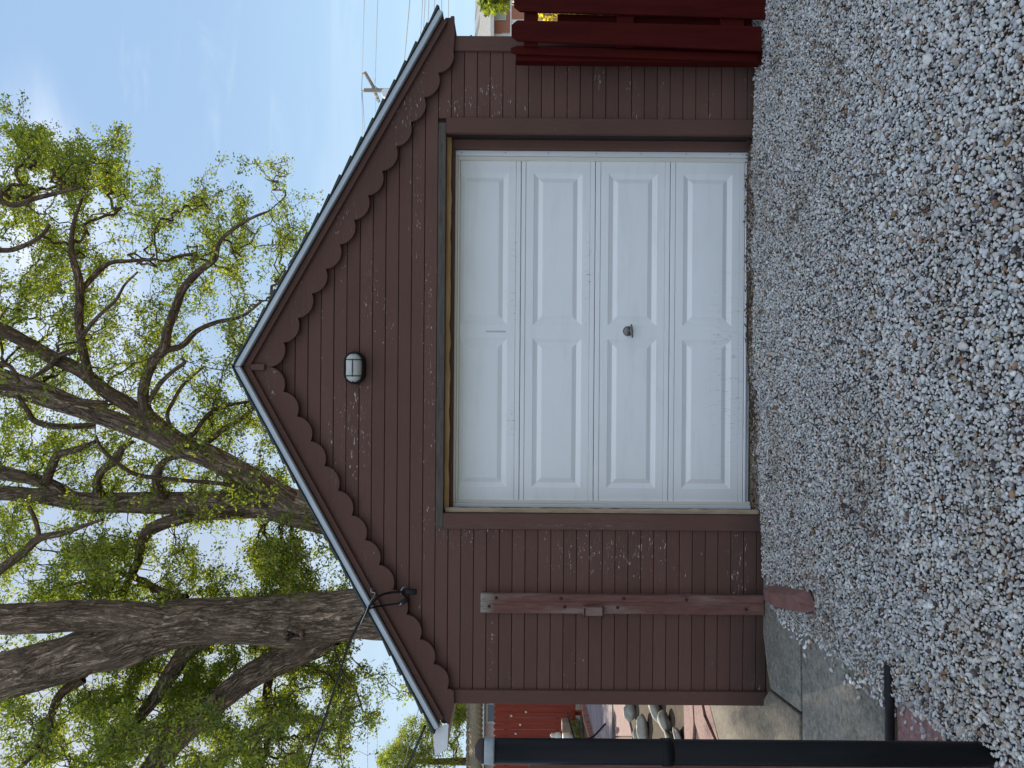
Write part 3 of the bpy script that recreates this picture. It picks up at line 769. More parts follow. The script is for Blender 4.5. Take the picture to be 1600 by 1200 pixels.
# side and back walls
def sidewall(x0, x1):
    mb = MB(); z = -.09
    while z < roofz(XL, .1)-.02:
        mb.box(x0, x1, .052, 6.0, z, min(z+PITCH-.0045, roofz(XL,.08))); z += PITCH
    o = mb.build('side_wall', M['brown'], gar, bevel=0); return o
a_ = sidewall(XL, XL+.03); b_ = sidewall(XR-.03, XR)
for o in (a_, b_): o['kind'] = 'stuff'
MB().prism([(XL+.03,-.1),(XR-.03,-.1),(XR-.03,roofz(XR,.08)),(XC,roofz(XC,.08)),(XL+.03,roofz(XL,.08))], 5.95, 6.0).build('back_wall', M['brown'], gar)
# white gutter stub on the left eave
qs = [W(676,1140,DIST-.07), W(701,1131,DIST-.07), W(699,1169,DIST-.07), W(680,1181,DIST-.07)]
MB().prism([(p.x, p.z) for p in qs], -.075, -.069).add([(qs[2].x,-.075,qs[2].z),(qs[1].x,-.075,qs[1].z),(qs[1].x,.9,qs[1].z-.01),(qs[2].x,.9,qs[2].z-.01)], [(0,1,2,3)]).build('eave_flashing', M['whitepaint'], gar)

# ---- wall light
q = W(555.5, 575, DIST-.012)
wl_ = empty('wall_light', (q.x, -.015, q.z))
tag(wl_, 'oval black bulkhead light with caged frosted lens, high on the gable', 'wall light')
def oval(w, h, n=10):
    r_ = h/2; s_ = w/2 - r_; P = []
    for i in range(n+1): t = -math.pi/2 + math.pi*i/n; P.append((s_+r_*math.cos(t), r_*math.sin(t)))
    for i in range(n+1): t = math.pi/2 + math.pi*i/n; P.append((-s_+r_*math.cos(t), r_*math.sin(t)))
    return P
def loft(rings, yy, cap=True):
    mb = MB(); n = len(rings[0]); vs = [(p[0], y, p[1]) for r_, y in zip(rings, yy) for p in r_]
    fs = [(i*n+k, i*n+(k+1)%n, (i+1)*n+(k+1)%n, (i+1)*n+k) for i in range(len(rings)-1) for k in range(n)]
    if cap: fs += [tuple(range(n)), tuple(range(len(rings)*n-1, (len(rings)-1)*n-1, -1))]
    return mb.add(vs, fs)
def child(o, par): o.parent = par; return o
child(loft([oval(.222,.142), oval(.228,.148), oval(.222,.142), oval(.206,.122)], [0,-.012,-.04,-.05]).build('base', M['blackplastic'], smooth=True), wl_)
child(loft([oval(.198,.114), oval(.192,.108), oval(.170,.086), oval(.13,.05), oval(.08,.012)], [-.048,-.068,-.088,-.096,-.099]).build('lens', M['glass'], smooth=True), wl_)
cg = MB()
cg.tube([(x, -.054, z) for x, z in oval(.210,.126)] + [(oval(.210,.126)[0][0], -.054, oval(.210,.126)[0][1])], .0055, 6, False)
def arch(fn, n=14):
    cg.tube([fn(i/n) for i in range(n+1)], .0032, 6)
for zz in (0., ): arch(lambda t: (-.103+.206*t, -.054-.05*math.sin(math.pi*t)**.45, zz))
for xx in (-.055, .055): arch(lambda t: (xx, -.054-.05*math.sin(math.pi*t)**.5, -.062+.124*t))
for zz in (.048,): arch(lambda t: (-.088+.176*t, -.054-.03*math.sin(math.pi*t)**.5, zz))
child(cg.build('cage', M['blackplastic'], smooth=True), wl_)

# ---- weathered red plank bolted to the wall
pa, pb = W(751, 942, DIST-.04), W(1194, 946, DIST-.04)
pl = empty('plank', (pb.x, -.03, pb.z)); tag(pl, 'weathered red upright plank fixed to the wall left of the door', 'plank')
def pchild(mb, name, mt, bevel=0, smooth=False):
    o = mb.build(name, mt, None, bevel, smooth); o.parent = pl; o.matrix_parent_inverse = Matrix.Translation(-Vector(pl.location)); return o
hw = .0655
mb = MB(); mb.add([(pb.x-hw,-.05,pb.z),(pb.x+hw,-.05,pb.z),(pa.x+hw,-.05,pa.z),(pa.x-hw,-.05,pa.z),(pb.x-hw,-.013,pb.z),(pb.x+hw,-.013,pb.z),(pa.x+hw,-.013,pa.z),(pa.x-hw,-.013,pa.z)],
                  [(0,1,2,3),(7,6,5,4),(0,4,5,1),(1,5,6,2),(2,6,7,3),(3,7,4,0)])
pchild(mb, 'timber', M['plank'], .004)
mb = MB(); mb.box(pa.x+.020, pa.x+hw+.001, -.062, -.051, pb.z+.01, pa.z-.004); pchild(mb, 'batten', M['plank'], .004)
for (a, b) in ((775,934),(876,935),(974,935),(1072,937),(1164,960-20),(764,948),(882,949),(965,950),(1166,953)):
    q = W(a, b, DIST-.06); MB_ = MB().lathe([(.011,0),(.011,.003),(.006,.008),(.004,.009)], (q.x, -.0505 if b > 938 else -.0625, q.z), 'y', 10)
    pchild(MB_, 'bolt', M['rustcap'], 0, True)
q = W(926, 954, DIST-.06); pchild(MB().box(q.x-.03, q.x+.03, -.085, -.051, q.z-.066, q.z+.066), 'hinge_block', M['plank'], .004)
for dz in (-.068, .06):
    pchild(MB().tube([(q.x-.036,-.03,q.z+dz),(q.x-.036,-.09,q.z+dz),(q.x+.02,-.092,q.z+dz),(q.x+.024,-.06,q.z+dz)], .0045, 6), 'clip', M['rustcap'], 0, True)

# ---- red split stone by the wall
T = [G(1204,926,.03), G(1241,931,.034), G(1253,958,.02), G(1207,947,.02)]
B = [G(1213,911,-.06), G(1265,920,-.06), G(1280,954,-.06), G(1216,950,-.06)]
K = [G(1192,919,-.005), G(1193,938,-.02)]                       # rounded grey back end
mb = MB().add([p[:] for p in T+B] + [(K[0].x,K[0].y,-.005),(K[1].x,K[1].y,-.02),(K[0].x,K[0].y,-.09),(K[1].x,K[1].y,-.09)] + [((T[1].x+T[2].x)/2,(T[1].y+T[2].y)/2+.03,.008)],
  [(0,3,12),(0,12,1),(3,2,12),(1,5,4,0),(2,6,5,1,12),(3,7,6,2),(8,0,4,10),(9,8,10,11),(3,9,11,7),(0,8,9,3),(4,5,6,7,11,10)])
o = mb.build('stone_block', M['redstone'], bevel=.006)
tag(o, 'chunky reddish split stone lying at the foot of the upright plank', 'stone')

# ---- black post with silver collar, and the gate beside it
pc = W(1150, 1176, 2.66); PX, PY = pc.x, pc.y
po = empty('gate_post', (PX, PY, -.1)); tag(po, 'tall black pipe post with silver collar and rounded brown cap', 'post')
def poch(mb, name, mt, sm=True):
    o = mb.build(name, mt, None, 0, sm); o.parent = po; o.matrix_parent_inverse = Matrix.Translation(-Vector(po.location)); return o
zt = W(772, 1176, 2.66).z; zk = W(757, 1176, 2.66).z; zp = W(741, 1176, 2.66).z
poch(MB().lathe([(.0432,-.12),(.0432,.0),(.0432,zt)], (PX,PY,0), 'z', 32), 'pipe', M['black'])
poch(MB().lathe([(.0445,zt-.002),(.0452,zt+.004),(.0452,zk-.004),(.044,zk)], (PX,PY,0), 'z', 32), 'collar', M['silver'])
poch(MB().lathe([(.0425,zk-.001),(.0425,zk+.008),(.036,zk+.022),(.022,zk+.034),(.008,zp)], (PX,PY,0), 'z', 32), 'cap', M['rustcap'])
zc0, zc1 = W(1050,1176,2.66).z, W(1033,1176,2.66).z
poch(MB().lathe([(.0435,zc0),(.0465,zc0+.002),(.0465,zc1-.002),(.0435,zc1)], (PX,PY,0), 'z', 32), 'band', M['black'])
gt = empty('gate', (PX-.6, PY+.06, -.05)); tag(gt, 'red board gate hung on the far side of the black post', 'gate')
def gch(mb, name, bevel=.004):
    o = mb.build(name, M['plank'], None, bevel); o.parent = gt; o.matrix_parent_inverse = Matrix.Translation(-Vector(gt.location)); return o
for i in range(7):
    x1 = PX - .028 - i*.155; gch(MB().box(x1-.14, x1, PY+.075, PY+.095, -.02, 1.60), 'board')
for z in (.25, 1.3): gch(MB().box(PX-1.11, PX-.03, PY+.096, PY+.13, z, z+.09), 'rail')

# ---- red picket fence in front of the right corner
fy = -.27; fd = DIST+fy
fe = empty('picket_fence', (W(1190,20,fd).x, fy, 0)); tag(fe, 'dark red dog-eared picket fence meeting the right corner of the garage', 'fence')
def fch(mb, name, mt=None, bevel=.003):
    o = mb.build(name, mt or M['red'], None, bevel); o.parent = fe; o.matrix_parent_inverse = Matrix.Translation(-Vector(fe.location)); return o
def picket(t0, t1, b0, b1, dy=0, xt=803, xb=1192):
    A, B, C, D_ = W(xt,t0,fd), W(xt,t1,fd), W(xb,b1,fd), W(xb,b0,fd); c = .036
    w_ = min(.03, abs(A.x-B.x)*.25)
    poly = [(A.x-w_,A.z), (B.x+w_,B.z), (B.x,B.z-.04), (C.x,C.z), (D_.x,D_.z), (A.x,A.z-.04)]
    fch(MB().prism(poly, fy+dy, fy+dy+.022), 'picket')
picket(31, 63, 41, 79, 0, 799, 1190)
picket(66, 79, 79, 92, .045, 798, 1188)
picket(-26, 17, -18, 29, 0, 803, 1197)
for k_ in range(1, 7): picket(-26-k_*49, 17-k_*49, -18-k_*49, 29-k_*49, random.uniform(-.004,.004), 803, 1198+k_)
x0_, x1_ = W(900,70,fd).x, W(900,-330,fd).x
for (a, b) in ((819,841),(965,992),(1128,1165)):
    fch(MB().box(x0_, x1_, fy+.023, fy+.06, W(b,20,fd).z, W(a,20,fd).z), 'rail')
for k_ in range(8):
    c0_ = 46-49*k_; P_ = [W(872,c0_,fd),W(872,c0_-32,fd),W(1180,c0_-24,fd),W(1180,c0_+8,fd)]
    fch(MB().prism([(p.x,p.z) for p in P_], fy+.061, fy+.08), 'rear_picket')
fch(MB().box(W(900,88,fd).x, W(900,64,fd).x, fy+.068, fy+.15, -.05, W(806,80,fd).z), 'fence_post')
o = MB().box(x0_, x1_, fy+.03, fy+.055, -.04, .02).build('kickboard', M['red'], None, .003); o.parent = fe; o.matrix_parent_inverse = Matrix.Translation(-Vector(fe.location))

# ---- service cables and splice clamps near the left rake
hub = W(577, 948, DIST-.16)
sp1 = empty('splice_clamp', W(641, 924, DIST-.07)); tag(sp1, 'upper black cable clamp bolted under the scalloped trim', 'cable clamp', 'cable clamps on the wall')
sp2 = empty('splice_clamp', W(632, 938, DIST-.07)); tag(sp2, 'lower slanting black cable clamp under the scalloped trim', 'cable clamp', 'cable clamps on the wall')
def relative(mb, name, mt, par, bevel=0, smooth=False):
    o = mb.build(name, mt, None, bevel, smooth); o.parent = par; o.matrix_parent_inverse = Matrix.Translation(-Vector(par.location)); return o
a, b = W(633,924,DIST-.08), W(651,925,DIST-.08)
relative(MB().tube([a, a.lerp(b,.15), b.lerp(a,.1), b], [.014,.021,.021,.017], 12), 'body', M['blackplastic'], sp1, 0, True)
a2 = W(629,924,DIST-.06)
relative(MB().tube([a2+Vector((-.02,0,.01)), a2+Vector((0,-.02,.012)), a2+Vector((.022,0,.0)), a2+Vector((.03,.02,-.02))], .006, 8), 'bracket', M['silver'], sp1, 0, True)
relative(MB().tube([W(629,924,DIST-.04), W(629,924,DIST-.075)], .012, 10), 'stud', M['blackplastic'], sp1, 0, True)
a, b = W(626,943,DIST-.08), W(638,935,DIST-.08)
relative(MB().tube([a, a.lerp(b,.2), b], [.008,.013,.014], 10), 'body', M['blackplastic'], sp2, 0, True)
relative(MB().tube([W(624,945,DIST-.05), W(627,943,DIST-.09)], .007, 8), 'stud', M['silver'], sp2, 0, True)
def spline(pts, n=8):
    P = [Vector(p) for p in pts]; out_ = []
    for i in range(len(P)-1):
        p0, p1, p2, p3 = P[max(i-1,0)], P[i], P[i+1], P[min(i+2,len(P)-1)]
        for k in range(n):
            t = k/n; out_.append(.5*((2*p1)+(-p0+p2)*t+(2*p0-5*p1+4*p2-p3)*t*t+(-p0+3*p1-3*p2+p3)*t**3))
    return out_ + [P[-1]]
c1 = MB().tube(spline([W(632,925,DIST-.08), W(610,926,DIST-.11), W(592,932,DIST-.17), W(577,948,DIST-.19), W(560,975,DIST-.1), W(545,1005,DIST+.1), W(531,1050,DIST+.5), W(505,1130,DIST+1.5), W(470,1235,DIST+3.2), W(390,1500,DIST+9)]), .0085, 8).build('service_cable', M['cable'], smooth=True)
tag(c1, 'thick twisted black service cable rising left from the upper clamp over the roof edge', 'cable', 'service cables over the rake')
c2 = MB().tube(spline([W(627,942,DIST-.08), W(600,946,DIST-.11), W(584,949,DIST-.18), W(575,954,DIST-.19), W(559,979,DIST-.09), W(544,1010,DIST+.11), W(530,1053,DIST+.5), W(503,1133,DIST+1.5), W(468,1238,DIST+3.2), W(388,1503,DIST+9)]), .0065, 8).build('service_cable', M['cable'], smooth=True)
tag(c2, 'thinner black service cable running from the lower slanting clamp to the roof edge', 'cable', 'service cables over the rake')
c3 = MB().tube(spline([W(583,921,DIST-.07), W(581,925,DIST-.11), W(586,928,DIST-.13), W(577,943,DIST-.18), W(570,960,DIST-.19), W(560,980,DIST-.08), W(546,1003,DIST+.1), W(532,1047,DIST+.5), W(507,1127,DIST+1.5), W(472,1232,DIST+3.2)]), .0028, 6).build('support_wire', M['palewire'], smooth=True)
tag(c3, 'pale bare support wire hooked to the scalloped trim beside the cables', 'wire')
hk = MB().tube(spline([W(585,921,DIST-.06), W(580,920,DIST-.09), W(580,926,DIST-.1)]), .004, 6).build('hook', M['silver'], smooth=True); tag(hk, 'small steel hook screwed into the scalloped trim', 'hook')
c4 = MB().tube(spline([W(664,1135,DIST+.3), W(652,1163,DIST+.9), W(636,1200,DIST+2), W(600,1290,DIST+5)]), [.010]*25, 6).build('drop_cable', M['cable'], smooth=True)
tag(c4, 'black cable leaving the lower end of the left roof slope', 'cable')

# ============================================================ TREES
def limb_mesh(name, pts, mt, parent, seg=22, rough=.10, twigs=False):
    """pts: list of (Vector, radius)"""
    P = spline([p for p, r in pts], 7); rr = []
    for i in range(len(pts)-1):
        for k in range(7): t = k/7; rr.append(pts[i][1]*(1-t)+pts[i+1][1]*t)
    rr.append(pts[-1][1]); n = len(P); V, UV = [], []
    t0 = (P[1]-P[0]).normalized(); a = t0.cross(Vector((0,1,0))).normalized(); L = 0; so = random.uniform(0,99)
    for i, p in enumerate(P):
        tt = (P[min(i+1,n-1)]-P[max(i-1,0)]).normalized(); a = (a-tt*a.dot(tt)).normalized(); b = tt.cross(a)
        if i: L += (p-P[i-1]).length
        for k in range(seg):
            w = 2*math.pi*k/seg; d = a*math.cos(w)+b*math.sin(w)
            nz = mnoise.noise(Vector((d.x*1.3, d.y*1.3, L*1.1+so)))*.9 + mnoise.noise(Vector((d.x*4, d.y*4, L*3+so)))*.35
            r = rr[i]*(1+rough*nz); q = p + d*r; V.append(q[:]); UV.append((d.dot(a)*rr[i]+so, d.dot(b)*rr[i], L))
    Fc = [(i*seg+k, i*seg+(k+1)%seg, (i+1)*seg+(k+1)%seg, (i+1)*seg+k) for i in range(n-1) for k in range(seg)]
    o = np_mesh(name, np.array(V), np.array(Fc), mt, parent, smooth=True, uv=np.array(UV))
    return o, P, rr

def tree_limbs(specs, parent):
    """specs: (name, material, [(x, y, width_px, dist), ...])"""
    nodes, rad = [], []
    for nm, mk, tr in specs:
        pts = [(W(x, y, d), w*.5*d/F) for x, y, w, d in tr]
        big = max(w for _, _, w, _ in tr) > 18
        o, P, rr = limb_mesh(nm, pts, M[mk], parent, 28 if big else 10, .10 if big else .14)
        for p, r in zip(P, rr): nodes.append(p[:]); rad.append(r)
    return np.array(nodes), np.array(rad)

DA, DB = 13.0, 14.0
specA = [
 ('trunk','bark',[(830,945,120,DA),(700,952,98,DA),(610,956,84,DA),(560,958,76,DA),(520,964,80,DA),(470,969,84,DA),(430,969,76,DA),(380,969,71,DA),(300,972,70,DA),(240,984,80,DA),(200,1000,78,DA),(150,1013,74,DA),(100,1031,70,DA+.1),(0,1057,74,DA+.2),(-90,1085,66,DA+.4),(-240,1120,50,DA+.8),(-400,1190,28,DA+1.6)]),
 ('limb','bark',[(275,972,46,DA-.12),(225,966,50,DA-.15),(170,962,48,DA-.2),(110,962,47,DA-.3),(40,966,47,DA-.5),(-30,965,46,DA-.7),(-150,940,36,DA-1.2),(-300,900,20,DA-2)]),
 ('limb','bark',[(520,985,48,DA+.2),(478,1010,46,DA+.3),(430,1035,40,DA+.4),(383,1062,38,DA+.5),(317,1117,36,DA+.7),(250,1183,34,DA+.9),(190,1260,28,DA+1.2),(80,1370,14,DA+1.8)]),
 ('limb','bark',[(330,990,30,DA+.4),(290,1020,26,DA+.8),(262,1060,24,DA+1),(235,1100,20,DA+1.3),(180,1160,12,DA+1.7),(120,1230,6,DA+2)]),
 ('limb','barkfine',[(130,1060,16,DA+.3),(95,1085,13,DA+.2),(80,1120,12,DA),(70,1160,9,DA-.2),(20,1210,5,DA-.5)]),
 ('limb','barkfine',[(420,1060,14,DA+1.4),(415,1100,12,DA+1.3),(420,1150,10,DA+1.2),(400,1220,6,DA+1.1)]),
 ('limb','barkfine',[(290,935,14,DA+.9),(255,925,12,DA+1.2),(215,905,9,DA+1.5),(170,890,5,DA+1.8)]),
 ('limb','barkfine',[(-60,940,16,DA-1),(0,890,15,DA-1.2),(33,866,14,DA-1.3),(60,842,13,DA-1.3),(95,834,10,DA-1.4),(130,822,7,DA-1.4),(160,812,4,DA-1.5)]),
 ('limb','barkfine',[(62,842,8,DA-1.3),(56,815,7,DA-1.3),(45,790,5,DA-1.3)]),
]
specB = [
 ('trunk','bark',[(830,850,82,DB),(650,822,70,DB),(520,806,62,DB),(450,791,56,DB),(430,783,54,DB)]),
 ('limb','bark',[(465,795,46,DB-.05),(435,775,42,DB-.1),(400,752,38,DB-.2),(367,734,37,DB-.3),(320,710,37,DB-.4),(275,693,37,DB-.5),(235,676,31,DB-.45),(200,664,29,DB-.4),(133,641,29,DB-.3),(60,614,36,DB-.1),(0,596,42,DB),(-90,570,36,DB+.2),(-260,500,20,DB+.6)]),
 ('limb','barkfine',[(290,697,26,DB-.62),(262,676,25,DB-.7),(233,653,24,DB-.8),(200,632,23,DB-.9),(167,612,21,DB-1),(127,580,20,DB-1.1),(77,556,21,DB-1.2),(40,535,20,DB-1.3),(0,514,22,DB-1.4),(-80,480,18,DB-1.7),(-220,400,9,DB-2)]),
 ('limb','bark',[(470,800,44,DB+.2),(430,790,40,DB+.3),(390,784,37,DB+.3),(300,786,36,DB+.35),(200,785,33,DB+.4),(130,784,30,DB+.45),(90,777,30,DB+.5),(50,774,24,DB+.55),(0,771,22,DB+.6),(-120,780,18,DB+.9),(-260,800,9,DB+1.2)]),
 ('limb','bark',[(110,775,20,DB+.45),(80,758,20,DB+.4),(50,748,19,DB+.3),(0,737,21,DB+.1),(-100,700,17,DB-.2),(-220,650,9,DB-.6)]),
 ('limb','bark',[(430,797,26,DB+.5),(380,799,24,DB+.5),(330,802,22,DB+.5),(290,808,21,DB+.5),(255,818,20,DB+.5),(232,830,19,DB+.5),(221,850,15,DB+.5),(216,875,14,DB+.6),(205,900,12,DB+.7),(190,930,7,DB+.9)]),
 ('limb','barkfine',[(168,631,10,DB-1.1),(140,629,10,DB-1.25),(100,622,9,DB-1.35),(60,612,9,DB-1.4),(0,604,9,DB-1.5),(-60,600,7,DB-1.6)]),
 ('limb','barkfine',[(142,592,14,DB-1.1),(135,570,14,DB-1.3),(127,535,13,DB-1.5),(123,500,13,DB-1.6),(124,470,13,DB-1.8),(123,435,12,DB-1.9),(112,395,9,DB-2),(115,350,6,DB-2.1),(128,310,4,DB-2.2)]),
 ('limb','barkfine',[(124,458,9,DB-1.8),(150,428,9,DB-1.7),(172,411,7,DB-1.6),(200,408,6,DB-1.5),(245,405,4,DB-1.4)]),
 ('limb','barkfine',[(127,527,8,DB-1.55),(150,498,6,DB-1.8),(180,470,5,DB-2),(195,445,4,DB-2.2),(215,425,3,DB-2.3)]),
 ('limb','barkfine',[(118,548,9,DB-1.25),(95,555,10,DB-1.3),(80,570,9,DB-1.35),(62,583,7,DB-1.4),(45,592,4,DB-1.4)]),
 ('limb','barkfine',[(262,678,19,DB-.6),(236,655,18,DB-.8),(224,625,17,DB-1),(227,595,16,DB-1.1),(240,563,16,DB-1.2),(256,545,16,DB-1.3),(262,515,14,DB-1.4),(275,480,13,DB-1.5),(286,452,12,DB-1.5),(310,425,11,DB-1.6),(335,405,9,DB-1.7),(345,375,6,DB-1.7),(385,345,5,DB-1.8),(420,330,3,DB-1.8)]),
 ('limb','barkfine',[(257,547,11,DB-1.3),(285,540,9,DB-1.2),(308,517,8,DB-1.1),(340,503,7,DB-1),(378,494,5,DB-.9),(410,470,3,DB-.8)]),
 ('dead_branch','barkfine',[(234,625,8,DB-1),(250,600,7,DB-1.1),(270,580,7,DB-1.2),(288,567,6,DB-1.25),(284,560,3,DB-1.3)]),
 ('limb','barkfine',[(290,700,6,DB-.6),(262,655,6,DB-.8),(272,625,6,DB-.8),(288,600,5,DB-.7),(320,572,3,DB-.6)]),
 ('limb','barkfine',[(285,697,7,DB-.5),(300,682,7,DB-.2),(322,652,7,DB+.1),(345,636,6,DB+.3),(392,627,4,DB+.5)]),
 ('limb','barkfine',[(300,702,9,DB-.4),(328,688,9,DB-.3),(350,670,9,DB-.1),(372,658,8,DB),(397,637,6,DB+.2)]),
 ('limb','barkfine',[(256,775,15,DB+.2),(246,757,16,DB),(247,735,14,DB-.2),(262,718,9,DB-.4),(290,712,5,DB-.5)]),
 ('limb','barkfine',[(160,775,13,DB+.3),(151,756,13,DB+.1),(160,735,12,DB),(182,718,12,DB-.1),(192,700,9,DB-.2),(208,690,6,DB-.3)]),
 ('limb','barkfine',[(72,752,15,DB+.3),(82,727,14,DB+.1),(92,710,13,DB),(118,703,10,DB-.1),(150,690,6,DB-.2)]),
 ('limb','barkfine',[(400,768,8,DB-.3),(350,756,7,DB-.7),(280,750,7,DB-1),(215,742,7,DB-1.2),(182,722,7,DB-1.3),(158,700,6,DB-1.3),(150,680,3,DB-1.3)]),
 ('limb','barkfine',[(150,665,10,DB-.6),(90,666,9,DB-.9),(55,658,9,DB-1),(42,640,8,DB-1.1),(28,618,6,DB-1.2)]),
 ('limb','barkfine',[(-60,500,10,DB-2),(-20,560,8,DB-1.8),(15,572,7,DB-1.7),(30,596,5,DB-1.7)]),
 ('limb','barkfine',[(-120,380,12,DB-2.2),(-30,310,10,DB-2.3),(20,321,9,DB-2.3),(58,309,8,DB-2.3),(100,299,6,DB-2.2),(130,292,4,DB-2.2)]),
 ('limb','barkfine',[(-120,440,10,DB-2),(-30,395,9,DB-2.1),(20,390,8,DB-2),(60,372,7,DB-2),(78,350,5,DB-2)]),
]
shadeA = empty('shade_tree', (W(830,945,DA).x, DA-DIST, -.1)); tag(shadeA, 'huge furrowed-bark shade tree with a knothole, rising behind the left roof slope', 'tree', 'shade trees behind the garage')
shadeB = empty('shade_tree', (W(830,850,DB).x, DB-DIST, -.1)); tag(shadeB, 'shade tree with many forked limbs spreading over the garage peak', 'tree', 'shade trees behind the garage')
nA, rA = tree_limbs(specA, shadeA); nB, rB = tree_limbs(specB, shadeB)
# knothole on the big trunk
kq = W(458, 992, DA-.50); kn = MB()
ringp = [(kq + Vector((math.cos(t)*.10*(1+.25*math.sin(3*t)), -.02*math.cos(t)+.02, math.sin(t)*.17*(1+.2*math.cos(2*t))))) for t in np.linspace(0, 2*math.pi, 25)]
kn.tube(ringp, [.045+.012*math.sin(i*1.7) for i in range(25)], 8, False)
UVk = np.array([(p_[0]*1.0, p_[1], p_[2]) for p_ in kn.v])
ko = np_mesh('knothole_rim', np.array(kn.v), np.array([f for f in kn.f]), M['bark'], shadeA, smooth=True, uv=UVk)
hol = MB(); hol.lathe([(.02,.0),(.085,.012),(.10,.0)], (kq.x, kq.y+.03, kq.z), 'y', 16); o = hol.build('knothole', M['backing'], None); o.scale = (1,1,1); o.parent = shadeA; o.matrix_parent_inverse = Matrix.Translation(-Vector(shadeA.location))

DENS = {  # rows: y from 150 in steps of 50; columns: x from 0 in steps of 50
150:'20000000000000', 200:'87740000000000', 250:'78884012300000', 300:'66653454420000', 350:'45642265530000', 400:'56543345300000',
450:'56533434200000', 500:'45544334000000', 550:'44444443000000', 600:'44445554000000', 650:'45444555300000', 700:'54444554500000',
750:'44444457700000', 800:'44553236880000', 850:'55776577884000', 900:'45665677776000', 950:'33455567777000', 1000:'34567788887300',
1050:'66678888677620', 1100:'57788888877300', 1150:'56888778875100', 1200:'56788888876200', 1250:'45777777765000', 1300:'34666666540000', 1350:'23444443300000'}
def build_sprays():
    pts = []
    for y0, row in DENS.items():
        cells = [(x0*50, int(c)) for x0, c in enumerate(row)]
        first = cells[0][1]
        for e in range(1, 6): cells.append((-50*e, max(1, int(first*.8)) if y0 >= 200 else 0))
        for x0, dn in cells:
            if dn == 0: continue
            cov = min(.93, dn/9.2); lam = -math.log(1-cov)*9.5
            if x0 < 0 or y0 >= 1200: lam *= .55
            for _ in range(np.random.default_rng(int(x0*7+y0)+9000).poisson(lam*11)):
                x = x0 + random.uniform(0, 50); y = y0 + random.uniform(0, 50)
                # clumping: keep points where a clump noise is high
                cl = mnoise.noise(Vector((x*.022, y*.022, 1.7))) + .6*mnoise.noise(Vector((x*.055, y*.055, 9)))
                if random.random() > min(1, max(.06, .58 + cl*1.7)): continue
                pts.append((x, y))
    return pts
sprays = build_sprays()
def grow(parent, nodes, rads, P, leafscale=1.0, nleaf=20, seed=1, bright=1.0, hue=0.):
    r_ = np.random.default_rng(seed); n = len(P)
    # nearest skeleton
    dist = np.full(n, 1e9); par = np.zeros(n, int)
    for i in range(0, n, 500):
        D = np.linalg.norm(P[i:i+500, None]-nodes[None], axis=2); par[i:i+500] = D.argmin(1); dist[i:i+500] = D.min(1)
    K = len(nodes); cost = dist.copy(); pathl = np.zeros(n); done = np.zeros(n, bool); order = []; edge_par = par.copy()
    for _ in range(n):
        c = np.where(done, 1e9, cost); j = int(c.argmin()); done[j] = True; order.append(j)
        pathl[j] = (0 if edge_par[j] < K else pathl[edge_par[j]-K]) + np.linalg.norm(P[j] - (nodes[edge_par[j]] if edge_par[j] < K else P[edge_par[j]-K]))
        dj = np.linalg.norm(P-P[j], axis=1) + .35*pathl[j]
        up = (~done) & (dj < cost); cost[up] = dj[up]; edge_par[up] = K + j
    cnt = np.ones(n)
    for j in reversed(order):
        if edge_par[j] >= K: cnt[edge_par[j]-K] += cnt[j]
    rad = .0032*cnt**.45
    V, Q, UV = [], [], []; S = 5; b = 0
    ang = np.arange(4)*np.pi/2
    for j in range(n):
        e = edge_par[j]; A = nodes[e] if e < K else P[e-K]; B = P[j]; L = np.linalg.norm(B-A)
        if L < 1e-4: continue
        ra = min(rad[j]*1.15, rads[e]*.7) if e < K else min(rad[e-K], rad[j]*1.3); rb = min(rad[j], .20*L+.006); ra = min(ra, .20*L+.006)
        t = (B-A)/L; ref = np.array([0,0,1.]) if abs(t[2]) < .9 else np.array([1.,0,0]); u = np.cross(t, ref); u /= np.linalg.norm(u); w = np.cross(t, u)
        seg = 3 + int(L/.35); amp = min(.06, .08*L)
        off_ = r_.normal(0, amp, (seg+1, 2)); off_[0] = off_[-1] = 0; sag = .10*L
        for i in range(seg+1):
            tt = i/seg; c = A + (B-A)*tt + u*off_[i,0] + w*off_[i,1] + np.array([0,0,sag*math.sin(math.pi*tt)])
            r = ra*(1-tt)+rb*tt
            for a in ang: V.append(c + (u*math.cos(a)+w*math.sin(a))*r); UV.append((r*math.cos(a)+j, r*math.sin(a), L*tt))
            if i:
                for k in range(4): Q.append((b+(i-1)*4+k, b+(i-1)*4+(k+1)%4, b+i*4+(k+1)%4, b+i*4+k))
        b += (seg+1)*4
    o = np_mesh('twigs', np.array(V), np.array(Q), M['barkfine'], parent, smooth=True, uv=np.array(UV)); o['kind'] = 'stuff'
    # leaves: each spray a loose tuft of pointed leaves
    N_ = n*nleaf; idx = np.repeat(np.arange(n), nleaf)
    tocen = r_.normal(0, 1, (n, 3)); tocen /= np.linalg.norm(tocen, axis=1)[:, None]; tocen[:, 2] *= .35
    t = r_.uniform(-1, 1, N_)
    C = P[idx] + tocen[idx]*(t*.17)[:, None] + r_.normal(0, .055, (N_, 3))
    L = r_.uniform(.025, .043, N_)*leafscale; Wd = L*r_.uniform(.42, .6, N_)
    d = tocen[idx]*1.0 + r_.normal(0, .7, (N_, 3)); d[:, 2] -= .25; d /= np.linalg.norm(d, axis=1)[:, None]
    nn_ = r_.normal(0, .75, (N_, 3)); nn_[:, 2] += .9; s = np.cross(d, nn_); s /= (np.linalg.norm(s, axis=1)[:, None]+1e-9); up = np.cross(s, d)
    v0 = C - d*L[:, None]; v1 = C + s*Wd[:, None] + up*(Wd*.3)[:, None]; v2 = C + d*L[:, None]; v3 = C - s*Wd[:, None] + up*(Wd*.3)[:, None]
